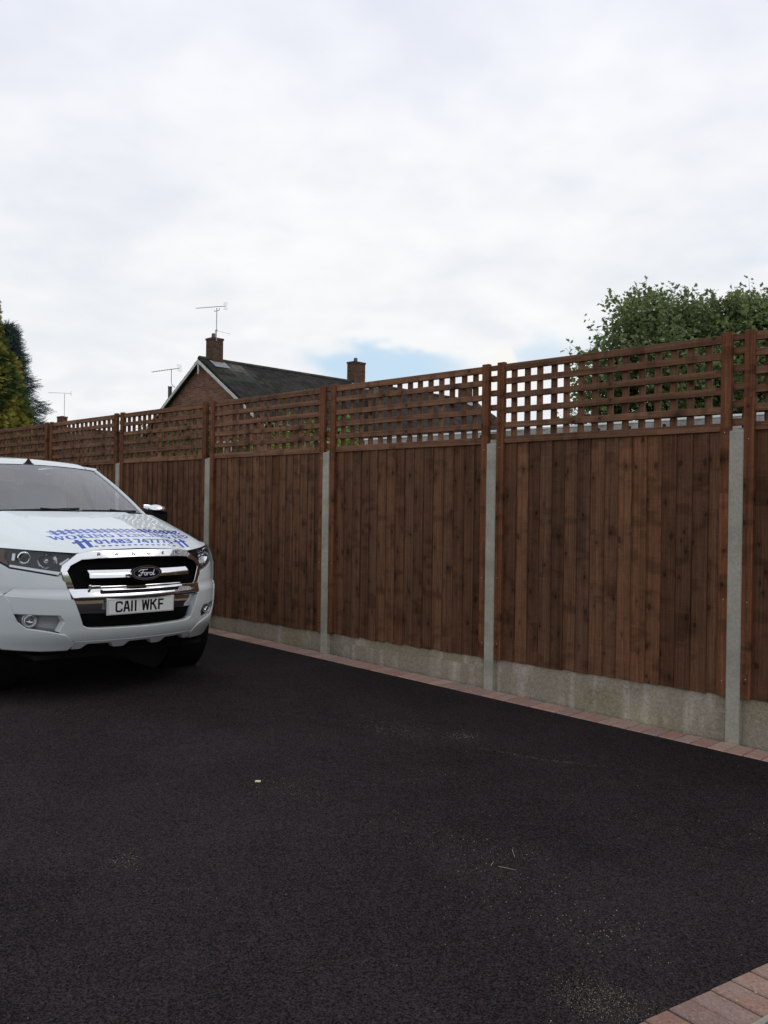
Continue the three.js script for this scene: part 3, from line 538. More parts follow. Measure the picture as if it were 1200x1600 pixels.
{
  const X0 = -5.523, ZC = 2.169;
  const t = thing('pickup_truck', 'white pickup truck with blue lettering on its bonnet, parked beside the fence', 'pickup truck', [X0, gy(X0), ZC]);
  t.rotation.z = -Math.atan(SLOPE);
  // bumper and the white front corners
  const up = [[0.522, 0.905], [0.550, 0.846], [0.683, 0.872], [0.790, 0.892], [0.834, 0.930], [0.846, 0.99], [0.84, 1.03], [0.885, 1.02], [0.905, 0.99], [0.908, 0.74], [0.835, 0.719], [0.778, 0.770], [0.659, 0.777], [0.515, 0.770], [0.536, 0.886]];
  const ledge = [[0.507, 0.768], [0.659, 0.775], [0.776, 0.768], [0.828, 0.716], [0.748, 0.712], [0.500, 0.700]];
  const main = [[0.500, 0.702], [0.748, 0.714], [0.826, 0.717], [0.808, 0.66], [0.792, 0.607], [0.558, 0.603], [0.527, 0.559], [0.552, 0.485], [0.518, 0.463], [0.492, 0.439], [0.455, 0.418], [0.40, 0.411], [0, 0.406], [0, 0.495], [0.34, 0.500], [0.39, 0.506], [0.424, 0.524], [0.45, 0.596], [0.484, 0.69]];
  const low = [[0.832, 0.72], [0.908, 0.745], [0.908, 0.50], [0.88, 0.40], [0.80, 0.358], [0.62, 0.352], [0.481, 0.358], [0.455, 0.395], [0.495, 0.437], [0.522, 0.462], [0.63, 0.487], [0.722, 0.502], [0.768, 0.545], [0.79, 0.60], [0.808, 0.68]];
  const skirtOff = (w, h) => (h < 0.47 ? -0.0 : 0);
  obj('front_bumper', [face(up, { mirror: 2, depth: 0.05 }), face(ledge, { mirror: 2, depth: 0.02, offFn: (w, h) => lerp(0, 0.03, smooth(0.772, 0.705, h)), roll: 0.001 }), face(main, { mirror: 2, off: 0.03, depth: 0.07, roll: 0.006 }), face(low, { mirror: 2, off: 0.042, depth: 0.07, roll: 0.009 })], PM.paint, t);
  // fog lamps
  for (const s of [1, -1]) {
    const rec = [[0.80, 0.62], [0.55, 0.612], [0.515, 0.56], [0.545, 0.475], [0.73, 0.49], [0.785, 0.535]].map(([w, h]) => [w * s, h]);
    const f = obj('fog_light', face(rec, { off: -0.06, depth: 0.01, open0: false }), PM.satin, t);
    const w = 0.695 * s, h = 0.560, x = frontX(w, h) - 0.02, yaw = s * 0.35;
    const put = (g) => { g.rotateZ(-Math.PI / 2); g.rotateY(-yaw); g.translate(x, h, w); return g; };
    obj('bezel', put(new THREE.TorusGeometry(0.043, 0.008, 8, 24).rotateX(Math.PI / 2)), PM.satin, f);
    const bowl = new THREE.SphereGeometry(0.042, 20, 8, 0, 6.2832, 1.57, 1.57); bowl.scale(1, 0.8, 1); obj('reflector', put(bowl), PM.chrome, f);
    const lens = new THREE.SphereGeometry(0.044, 20, 6, 0, 6.2832, 0, 0.7); lens.translate(0, -0.030, 0); obj('lens', put(lens), PM.clear, f);
  }
  // grille
  const go = [[0, 1.023], [0.33, 1.019], [0.43, 0.998], [0.533, 0.923], [0.542, 0.886], [0.518, 0.775], [0.50, 0.765]], gi = [[0.470, 0.772], [0.514, 0.89], [0.490, 0.928], [0.412, 0.968], [0.30, 0.977], [0, 0.983]];
  obj('grille', face([[0, 1.01], [0.42, 0.99], [0.53, 0.9], [0.49, 0.6], [0.44, 0.5], [0, 0.49]], { mirror: 2, off: -0.085, depth: 0.02 }), PM.black, t);
  const gf = [...go, ...gi];
  obj('grille_frame', face(gf, { mirror: 2, depth: 0.085, roll: 0.007, cell: 0.02, offFn: (w, h) => 0.016 - 0.2 * Math.max(0, 0.90 - h) }), PM.chrome, t);
  // mesh behind the bars: thin black slats
  const sl = []; for (let i = 0; i < 16; i++) { const h = 0.79 + i * 0.012; const ww = interp(h, [[0.775, 0.46], [0.89, 0.495], [0.96, 0.40]]); sl.push(gridSurface(16, 1, (s, q) => { const w = lerp(-ww, ww, s); return [frontX(w, h) - 0.05 + q * 0.02, h + q * 0.004, w]; })); }
  obj('grille_mesh', sl, PM.gloss, t);
  const barBand = (h0, h1, w0, w1, off, d) => face([[w0, h0], [w1, h0], [w1, h1], [w0, h1]], { off, depth: d, open0: false, roll: 0.006 });
  obj('grille_bar', [face([[-0.38, 0.846], [0.385, 0.846], [0.385, 0.894], [-0.38, 0.894]], { depth: 0.05, open0: false, roll: 0.004, cell: 0.008, offFn: (w, h) => 0.034 - 0.026 * smooth(0.872, 0.896, h) }) ], PM.chrome, t);
  obj('grille_bar', [face([[-0.31, 0.764], [0.31, 0.764], [0.31, 0.788], [-0.31, 0.788]], { depth: 0.05, open0: false, roll: 0.003, cell: 0.006, offFn: (w, h) => 0.034 - 0.028 * smooth(0.764, 0.788, h) })], PM.chrome, t);
  obj('bracket', [rbox(0.04, 0.035, 0.02, frontX(0.385, 0.785) + 0.005, 0.783, 0.385, 0.006), rbox(0.03, 0.016, 0.07, frontX(0.34, 0.785) + 0.0, 0.787, 0.345, 0.006)], PM.chrome, t);
  // chrome bumper bar: a bright upper roll over an upright band
  obj('chrome_bar', face([[0, 0.772], [0.503, 0.768], [0.482, 0.697], [0, 0.700]], { mirror: 2, depth: 0.06, offFn: (w, h) => 0.036 - 0.036 * smooth(0.70, 0.772, h) - 0.016 * Math.pow(smooth(0.72, 0.70, h), 2), cell: 0.012, roll: 0.004 }), PM.chrome, t);
  obj('chrome_band', face([[0, 0.698], [0.482, 0.694], [0.452, 0.606], [0, 0.596]], { mirror: 2, depth: 0.05, offFn: (w, h) => -0.012 - 0.012 * smooth(0.66, 0.60, h), cell: 0.03 }), PM.chrome, t);
  obj('lower_intake', face([[0, 0.60], [0.455, 0.60], [0.43, 0.51], [0.38, 0.49], [0, 0.485]], { mirror: 2, off: -0.05, depth: 0.02 }), PM.black, t);
  { const s2 = []; for (let i = 0; i < 4; i++) { const h = 0.515 + i * 0.02; s2.push(gridSurface(16, 1, (s, q) => { const w = lerp(-0.42, 0.42, s); return [frontX(w, h) - 0.035 + q * 0.025, h + q * 0.005, w]; })); } obj('intake_slat', s2, PM.gloss, t); }
  // number plate
  const plate = obj('number_plate', rbox(0.012, 0.111, 0.52, 0.003, 0.646, 0.022, 0.004, 2), mat(rgb(0.6, 0.6, 0.59), 0.5), t);
  { const g = new THREE.PlaneGeometry(0.512, 0.104); g.rotateY(Math.PI / 2); g.translate(0.0105, 0.646, 0.022); obj('plate_face', g, PM.plate, plate); }
  // oval badge and the letters on the chrome
  const badge = obj('badge', (() => { const g = new THREE.CylinderGeometry(1, 1, 0.02, 40); g.rotateZ(-Math.PI / 2); g.scale(1, 0.052, 0.118); g.translate(0.05, 0.876, 0.018); return g; })(), PM.chrome, t);
  { const g = new THREE.CircleGeometry(1, 40); g.scale(0.108, 0.045, 1); g.rotateY(Math.PI / 2); g.translate(0.0605, 0.876, 0.018); obj('badge_face', g, PM.badge, badge); }
  obj('badge_mount', rbox(0.09, 0.06, 0.14, 0.0, 0.874, 0.018, 0.01), PM.black, t);
  const font = await new FontLoader().loadAsync('fonts/droid/droid_sans_bold.typeface.json');
  'RANGER'.split('').forEach((ch, i) => {
    const w = 0.30 - i * 0.122, h = 0.990, g = new TextGeometry(ch, { font, size: 0.022, depth: 0.0015, bevelEnabled: false, curveSegments: 3 });
    g.translate(-0.009, 0, 0); g.scale(1.5, 1, 1); g.rotateY(Math.PI / 2 - Math.sign(w) * Math.min(0.2, Math.abs(w) * 0.4)); g.translate(frontX(w, h) + 0.0155, h, w); obj('letter', g, PM.letter, t);
  });
  // headlamps
  const HL = [[0.432, 0.992], [0.53, 1.004], [0.633, 1.012], [0.74, 1.024], [0.81, 1.028], [0.842, 0.99], [0.824, 0.937], [0.786, 0.906], [0.683, 0.887], [0.556, 0.861], [0.535, 0.92]];
  for (const s of [1, -1]) {
    const m = (a) => a.map(([w, h]) => [w * s, h]);
    const hl = obj('headlight', face(m([[0.42, 0.995], [0.633, 1.02], [0.82, 1.035], [0.85, 0.99], [0.838, 0.925], [0.792, 0.885], [0.683, 0.865], [0.545, 0.838], [0.515, 0.91]]), { off: -0.045, depth: 0.02, open0: false }), PM.housing, t);
    obj('lens', face(m(HL), { off: 0.004, depth: 0, open0: false, roll: 0 }), PM.clear, hl);
    const at = (w, h, d) => [frontX(w * s, h) + d, h, w * s];
    const aim = (g, w, h, d, yaw) => { g.rotateZ(-Math.PI / 2); g.rotateY(-s * yaw); g.translate(...at(w, h, d)); return g; };
    obj('projector', [aim(new THREE.TorusGeometry(0.036, 0.008, 8, 24).rotateX(Math.PI / 2), 0.712, 0.968, -0.02, 0.3), aim(new THREE.CylinderGeometry(0.042, 0.038, 0.03, 24, 1, true), 0.712, 0.968, -0.035, 0.3)], PM.chrome, hl);
    const pl = new THREE.SphereGeometry(0.033, 20, 10, 0, 6.2832, 0, 1.57); pl.scale(1, 0.5, 1); obj('projector_lens', aim(pl, 0.712, 0.968, -0.03, 0.3), PM.gloss, hl);
    const rf = new THREE.CylinderGeometry(0.052, 0.02, 0.05, 20, 3, true); rf.scale(1, 1, 1.25); obj('reflector', [aim(rf, 0.60, 0.952, -0.03, 0.2), aim(new THREE.SphereGeometry(0.018, 12, 8), 0.60, 0.952, -0.035, 0.2)], PM.chrome, hl);
    obj('light_strip', [face(m([[0.545, 0.882], [0.683, 0.904], [0.785, 0.922], [0.786, 0.909], [0.683, 0.889], [0.556, 0.864]]), { off: -0.006, depth: 0.02, open0: false, roll: 0.002 }), face(m([[0.47, 0.965], [0.535, 0.925], [0.542, 0.935], [0.485, 0.972]]), { off: -0.008, depth: 0.02, open0: false, roll: 0.002 }), face(m([[0.75, 0.995], [0.762, 0.995], [0.772, 0.95], [0.76, 0.95]]), { off: -0.012, depth: 0.02, open0: false, roll: 0.002 })], PM.chrome, hl);
    obj('indicator', face(m([[0.79, 1.015], [0.815, 1.02], [0.838, 0.985], [0.818, 0.938], [0.79, 0.925], [0.805, 0.97]]), { off: -0.012, depth: 0.02, open0: false, roll: 0.002 }), PM.amber, hl);
  }
  // lower skirt
  obj('skid_plate', face((() => { const top = [], bot = []; for (let i = 0; i <= 60; i++) { const w = lerp(-0.455, 0.455, i / 60); let b = 0.362; for (const c of [-0.29, 0.0, 0.29]) b = Math.max(b, 0.362 + 0.036 * smooth(0.115, 0.075, Math.abs(w - c))); bot.push([w, b]); } top.push([0.455, 0.412], [-0.455, 0.412]); return [...bot, ...top]; })(), { off: 0.035, depth: 0.05, open0: false, cell: 0.03 }), PM.skid, t);
  obj('underbody', [face([[0, 0.43], [0.60, 0.43], [0.62, 0.33], [0.5, 0.285], [0, 0.285]], { mirror: 2, off: -0.03, depth: 0.03 }), box(3.9, 0.2, 1.0, -2.9, 0.40, 0), box(0.9, 0.42, 1.15, -0.85, 0.66, 0), box(0.5, 0.03, 1.3, -0.5, 0.30, 0), box(0.3, 0.5, 1.5, -1.5, 0.65, 0)], PM.black, t);
  // bonnet
  const bg = gridSurface(48, 40, (s, q) => bonnetPoint(q, lerp(-0.82, 0.82, s)), (s, q) => [1 - s, q], true);
  obj('bonnet', bg, PM.bonnet, t);
  for (const sg of [1, -1]) { const p = []; for (let i = 0; i <= 14; i++) { const q = bonnetPoint(i / 14, sg * 0.819); p.push(new THREE.Vector3(q[0], q[1] - 0.001, q[2])); } obj('shut_line', new THREE.TubeGeometry(new THREE.CatmullRomCurve3(p), 40, 0.0045, 6), PM.black, t); }
  // body sides: front wing, doors, load bed, with open wheel arches
  const WF = -1.0, WR = -4.08, WRAD = 0.37;
  const topLine = (u) => u > -1.35 ? bonnetPoint(clamp((u - frontX(0.82, 1.03)) / (-1.278 - frontX(0.82, 1.03))), 0.82)[1] - 0.004 : interp(u, [[-3.4, 1.235], [-1.35, 1.232]]);
  const archH = (u) => { let h = 0.44; for (const c of [WF, WR]) { const d = Math.abs(u - c); if (d < 0.45) h = Math.max(h, 0.36 + Math.sqrt(0.2025 - d * d) * 0.98); } return h; };
  function side(sg, u0, u1, n, sec) { return gridSurface(n, sec.length - 1, (s, q) => { const u = lerp(u0, u1, s), k = sec[Math.round(q * (sec.length - 1))]; const tl = topLine(u), b = archH(u); const h = Math.max(b, k[1] > 0 ? tl - k[1] : -k[1]); return [u, h, sg * (k[0] + (Math.abs(u) > 5 ? -0.01 : 0))]; }, null, sg > 0); }
  const wingSec = [[0.90, -0.30], [0.925, -0.5], [0.935, -0.62], [0.937, -0.75], [0.932, -0.88], [0.926, 0.15], [0.918, 0.11], [0.902, 0.07], [0.88, 0.035], [0.85, 0.008], [0.822, 0.002], [0.79, 0.03]];
  const doorSec = [[0.88, -0.30], [0.925, -0.5], [0.937, -0.62], [0.94, -0.75], [0.936, -0.88], [0.925, 0.16], [0.905, 0.06], [0.88, 0.02], [0.84, 0]];
  for (const sg of [1, -1]) {
    obj('front_wing', side(sg, -0.515, -1.30, 60, wingSec), PM.paint, t);
    for (const [a, b] of [[-1.303, -2.36], [-2.364, -3.30]]) {
      const d = obj('door', side(sg, a, b, 20, doorSec), PM.paint, t);
      obj('handle', rbox(0.2, 0.035, 0.03, b + 0.16, 1.05, sg * 0.95, 0.012), PM.chrome, d);
    }
    obj('bed_side', side(sg, -3.305, -5.02, 60, doorSec), PM.paint, t);
    for (const c of [WF, WR]) { const g = new THREE.CylinderGeometry(0.44, 0.44, 0.34, 24, 1, true, 0, Math.PI); g.rotateX(Math.PI / 2); g.rotateZ(0); g.translate(c, 0.36, sg * 0.77); obj('arch_liner', [g, (() => { const q = new THREE.CircleGeometry(0.44, 24); q.translate(c, 0.4, sg * 0.60); return q; })()], PM.black, t); }
  }
  
  // load bed
  obj('load_bed', [box(1.66, 0.03, 1.7, -4.17, 0.72, 0), box(0.04, 0.55, 1.7, -3.36, 0.96, 0), box(1.68, 0.5, 0.03, -4.17, 0.96, 0.86), box(1.68, 0.5, 0.03, -4.17, 0.96, -0.86)], PM.black, t);
  const tg = obj('tailgate', rbox(0.05, 0.52, 1.74, -5.03, 0.97, 0, 0.02), PM.paint, t); obj('handle', rbox(0.03, 0.06, 0.2, -5.065, 1.1, 0, 0.01), PM.black, tg);
  for (const s of [1, -1]) obj('tail_light', rbox(0.06, 0.4, 0.12, -5.02, 0.98, s * 0.86, 0.02), PM.red, t);
  obj('rear_bumper', rbox(0.18, 0.18, 1.7, -5.08, 0.55, 0, 0.04), PM.chrome, t);
  // cab: screen, roof, pillars
  const SB = (q) => { const w = 0.742 * q; return [-1.16 - 0.12 * q * q, 1.236 - 0.020 * q * q, w]; }, ST = (q) => { const w = 0.615 * q; return [-1.865 - 0.075 * q * q, 1.622 - 0.030 * q * q, w]; };
  const SS = (s, v) => { const q = 2 * s - 1, a = SB(q), b = ST(q), bulge = 0.028 * Math.sin(Math.PI * v) * (1 - 0.5 * q * q); return [lerp(a[0], b[0], v) + bulge * 0.5, lerp(a[1], b[1], v) + bulge, lerp(a[2], b[2], v)]; };
  const ws = obj('windscreen', gridSurface(24, 14, (s, v) => SS(s, v), null, true), PM.glass, t);
  const fr = []; const strip = (f0, f1) => gridSurface(24, 1, (s, v) => { const p = v ? f1(s) : f0(s); return [p[0] - 0.004, p[1] - 0.004, p[2]]; });
  fr.push(strip((s) => SS(s, 0), (s) => SS(s, 0.045)), strip((s) => SS(s, 0.97), (s) => SS(s, 1)), strip((s) => SS(0, s), (s) => SS(0.022, s)), strip((s) => SS(1, s), (s) => SS(0.978, s)));
  obj('screen_border', fr, PM.gloss, ws);
  // scuttle under the screen
  obj('scuttle', gridSurface(24, 2, (s, v) => { const q = 2 * s - 1, w = 0.78 * q, a = bonnetPoint(1, w), b = SB(q); return [lerp(a[0] + 0.01, b[0] - 0.01, v / 1), lerp(a[1] - 0.016, b[1] - 0.004, v) - 0.012 * Math.sin(Math.PI * v), lerp(w, b[2], v)]; }), PM.black, t);
  const roofEdge = (u) => interp(u, [[-3.35, 0.60], [-2.6, 0.655], [-1.94, 0.628]]), roofTop = (u) => interp(u, [[-3.35, 1.60], [-3.0, 1.645], [-2.5, 1.662], [-2.2, 1.652], [-1.865, 1.622]]);
  obj('roof', [gridSurface(28, 24, (s, v) => { const q = (2 * s - 1), c = Math.sign(q) * Math.pow(Math.abs(q), 0.8), a = ST(c); const u = lerp(a[0], -3.35, v), rt = smoothInterp(u, [[-3.35, 1.63], [-3.0, 1.675], [-2.5, 1.692], [-2.2, 1.678], [-1.865, 1.63], [-1.6, 1.56]], 0.08); const we = roofEdge(u) * (1) + 0.0; const h = lerp(a[1], rt - 0.030 * c * c - 0.03 * smooth(0.9, 1, Math.abs(c)), smooth(0, 0.12, v)); return [u, h + 0.003, c * we * (1.0)]; })], PM.paint, t);
  const tube = (pts, r) => new THREE.TubeGeometry(new THREE.CatmullRomCurve3(pts.map((p) => new THREE.Vector3(...p))), 20, r, 8);
  for (const s of [1, -1]) {
    const q = s;
    // pillar: outer skin from the screen edge round to the side glass
    obj('pillar', [gridSurface(3, 14, (a, v) => { const p = SS(s > 0 ? 1 : 0, v), w = p[2]; const o = lerp(0.075, 0.03, v); return [p[0] - 0.05 * a, p[1] - (0.000 + 0.035 * a * a), w + s * o * Math.sin(a * 1.57)]; }), tube([SS(s > 0 ? 1 : 0, 0), SS(s > 0 ? 1 : 0, 0.33), SS(s > 0 ? 1 : 0, 0.66), SS(s > 0 ? 1 : 0, 1)].map((p) => [p[0] - 0.006, p[1] + 0.002, p[2] + s * 0.010]), 0.017)], PM.paint, t);
    obj('roof_rail', tube([[-1.94, 1.58, s * 0.645], [-2.5, 1.612, s * 0.675], [-3.0, 1.60, s * 0.67], [-3.4, 1.53, s * 0.66]], 0.035), PM.paint, t);
    const sw = (u0, u1, tb, bb) => gridSurface(8, 4, (a, v) => { const u = lerp(u0, u1, a), tp = tb(u), b0 = bb(u); return [u, lerp(b0, tp, v), s * lerp(0.845, 0.672, v)]; });
    const tb = (u) => interp(u, [[-3.35, 1.54], [-3.0, 1.585], [-2.4, 1.595], [-2.0, 1.575], [-1.42, 1.25]]), bb = () => 1.225;
    obj('side_window', sw(-1.44, -2.32, tb, bb), PM.glass, t); obj('side_window', sw(-2.42, -3.22, tb, bb), PM.glass, t);
    obj('pillar', sw(-2.32, -2.42, tb, bb), PM.gloss, t); obj('pillar', sw(-3.22, -3.36, tb, bb), PM.gloss, t);
    // wing mirror
    const mz = s * 1.0, mx = -1.50;
    const mir = obj('wing_mirror', (() => { const g = new THREE.SphereGeometry(1, 24, 14, 0, 6.2832, 0, 1.62); g.scale(0.075, 0.052, 0.092); g.rotateX(s * 0.12); g.translate(mx, 1.262, mz); return g; })(), PM.chrome, t);
    obj('mirror_housing', [rbox(0.12, 0.13, 0.2, mx - 0.02, 1.215, mz, 0.04, 3), rod([mx, 1.2, s * 0.84], [mx, 1.215, mz - s * 0.05], 0.03)], PM.black, mir);
    { const g = new THREE.PlaneGeometry(0.17, 0.15); g.rotateY(-Math.PI / 2); g.translate(mx - 0.086, 1.235, mz); obj('mirror_glass', g, PM.chrome, mir); }
    // wheels
    for (const c of [WF, WR]) {
      const prof = [[0.235, -0.12], [0.30, -0.128], [0.345, -0.118], [0.365, -0.095], [0.37, -0.05], [0.37, 0.05], [0.365, 0.095], [0.345, 0.118], [0.30, 0.128], [0.235, 0.12]].map(([a, b]) => new THREE.Vector2(a, b));
      const w = obj('wheel', (() => { const g = new THREE.LatheGeometry(prof, 48); g.rotateX(Math.PI / 2); g.translate(c, WRAD - 0.004, s * 0.74); return g; })(), PM.rubber, t);
      const lug = []; for (let i = 0; i < 40; i++) for (const z of [-0.085, 0.085]) { const g = box(0.03, 0.012, 0.06, 0, 0.368, z); g.rotateZ((i + (z > 0 ? 0.5 : 0)) / 40 * Math.PI * 2); g.translate(c, WRAD - 0.004, s * 0.74); lug.push(g); }
      obj('tread', lug, PM.rubber, w);
      const rim = []; const dsk = new THREE.CylinderGeometry(0.235, 0.235, 0.2, 32, 1, true); dsk.rotateX(Math.PI / 2); rim.push(dsk, (() => { const g = new THREE.CylinderGeometry(0.06, 0.06, 0.03, 20); g.rotateX(Math.PI / 2); g.translate(0, 0, s * 0.08); return g; })());
      for (let i = 0; i < 6; i++) { const g = rbox(0.05, 0.19, 0.03, 0, 0.135, s * 0.075, 0.01); g.rotateZ(i * Math.PI / 3); rim.push(g); }
      const R2 = merge(rim); R2.translate(c, WRAD - 0.004, s * 0.74); obj('rim', R2, PM.satin, w);
    }
  }
  obj('rear_window', gridSurface(4, 2, (s, v) => [lerp(-3.38, -3.34, v), lerp(1.24, 1.56, v), lerp(-0.72, 0.72, s) * lerp(1, 0.85, v)]), PM.glass, t);
  obj('cab_back', [box(0.04, 0.30, 1.66, -3.38, 1.085, 0)], PM.paint, t);
  // inside the cab
  obj('headlining', gridSurface(8, 8, (s, v) => [lerp(-1.98, -3.3, v), 1.585, lerp(-0.58, 0.58, s)]), PM.liner, t);
  obj('cab_floor', [box(2.0, 0.03, 1.6, -2.35, 0.62, 0), box(0.03, 0.5, 1.6, -1.34, 0.88, 0), box(1.96, 0.55, 0.03, -2.35, 0.92, 0.83), box(1.96, 0.55, 0.03, -2.35, 0.92, -0.83)], PM.dash, t);
  obj('dashboard', [rbox(0.42, 0.22, 1.5, -1.50, 1.10, 0, 0.06, 3), rbox(0.2, 0.1, 0.4, -1.56, 1.18, 0.38, 0.04, 3)], PM.dash, t);
  for (const [u, w] of [[-2.18, 0.38], [-2.18, -0.38], [-2.95, 0.38], [-2.95, -0.38]]) { const st = obj('seat', [rbox(0.5, 0.16, 0.5, u, 0.84, w, 0.05, 3), (() => { const g = rbox(0.16, 0.62, 0.48, 0, 0.3, 0, 0.06, 3); g.rotateZ(0.28); g.translate(u - 0.2, 0.86, w); return g; })()], PM.seat, t); obj('headrest', rbox(0.1, 0.16, 0.26, u - 0.38, 1.47 - (u < -2.5 ? 0.06 : 0), w, 0.04, 3), PM.seat, st); }
  const swl = new THREE.TorusGeometry(0.18, 0.016, 8, 32); swl.rotateY(Math.PI / 2); swl.rotateZ(-0.45); swl.translate(-1.74, 1.13, 0.38); obj('steering_wheel', [swl, rod([-1.55, 1.05, 0.38], [-1.74, 1.13, 0.38], 0.03), rbox(0.04, 0.06, 0.32, -1.74, 1.13, 0.38, 0.015)], PM.dash, t);
  obj('rear_view_mirror', [rbox(0.03, 0.07, 0.22, -1.93, 1.535, 0.0, 0.015, 3), rbox(0.05, 0.06, 0.05, -1.885, 1.57, 0, 0.01)], PM.plastic || M.plastic, t);
  // wipers and the roof aerial
  for (const [a, b] of [[0.52, -0.10], [-0.12, -0.66]]) { const A = SS((a / 0.742 + 1) / 2, 0.03), B = SS((b / 0.742 + 1) / 2, 0.06); obj('wiper', [rod([A[0] + 0.02, A[1] + 0.012, A[2]], [B[0] + 0.02, B[1] + 0.012, B[2]], 0.009), rod([B[0] + 0.05, B[1] - 0.01, B[2] - 0.04], [(A[0] + B[0]) / 2 + 0.02, (A[1] + B[1]) / 2 + 0.022, (A[2] + B[2]) / 2], 0.008)], M.plastic, t); }
  { const g = new THREE.ConeGeometry(0.035, 0.055, 16); g.scale(1.3, 1, 1); g.translate(-1.93, 1.655, -0.01); obj('roof_aerial', [g, (() => { const q = new THREE.CylinderGeometry(0.04, 0.045, 0.012, 16); q.translate(-1.93, 1.63, -0.01); return q; })()], PM.black, t); }
}
//==SPLIT2==
// ---------------------------------------------------------------- beyond the fence: garage, houses, aerials
{
  const p = thing('garage', 'pale grey concrete garage with bolt heads along its top behind the right-hand lattice', 'garage', [-3, 0, -2.4]);
  const xl = -7.95 + 3, xr = 1.5 + 3, L = xr - xl;
  const n = 14, w = L / n;
  const g = metre(rbox(w - 0.008, 2.2, 0.07, 0, 1.0, -0.035, 0.006, 1), 1);
  for (let i = 0; i < n; i++) { const o = obj('panel', g, M.panelGrey, p); o.position.x = xl + (i + 0.5) * w; }
  for (let i = 0; i < 26; i++) { const x = xl + 0.175 + i * 0.3585; if (x > xr) break; const q = new THREE.CylinderGeometry(0.018, 0.018, 0.014, 12); q.rotateX(Math.PI / 2); q.translate(x, 2.03 + (i % 3 === 1 ? 0.015 : 0), 0.006); obj('bolt', q, M.plastic, p); }
  obj('fascia', metre(rbox(L + 0.02, 0.17, 0.03, (xl + xr) / 2, 2.215, 0.012, 0.004, 1), 1), M.panelGrey, p);
  for (let i = 0; i < 9; i++) { const q = new THREE.CylinderGeometry(0.016, 0.016, 0.014, 12); q.rotateX(Math.PI / 2); const X = [-7.213, -6.856, -5.351, -4.998, -4.634, -4.29, -3.93, -6.1, -1.4][i] + 3; q.translate(X, 2.258, 0.032); obj('bolt', q, M.plastic, p); }
  obj('trim', rbox(L + 0.04, 0.022, 0.07, (xl + xr) / 2, 2.309, 0.0, 0.005, 1), M.trimWhite, p);
  obj('wall', metre(merge([box(0.07, 2.2, 4.9, xl + 0.035, 1.0, -2.53), box(0.07, 2.2, 4.9, xr - 0.035, 1.0, -2.53), box(L, 2.2, 0.07, (xl + xr) / 2, 1.0, -5.01)]), 1), M.panelGrey, p);
  obj('roof', metre(box(L + 0.1, 0.05, 5.1, (xl + xr) / 2, 2.27, -2.6), 1), M.felt, p);
}
{ const o = obj('timber_post', metre(merge([rbox(0.11, 3.1, 0.11, 0, 1.45, 0, 0.01, 1), rbox(0.14, 0.03, 0.14, 0, 3.0, 0, 0.008, 1)]), 1), M.darkWood); o.position.set(-8.12, -0.1, -2.62); tag(o, 'dark timber post standing behind the fence beside the garage end', 'post'); }
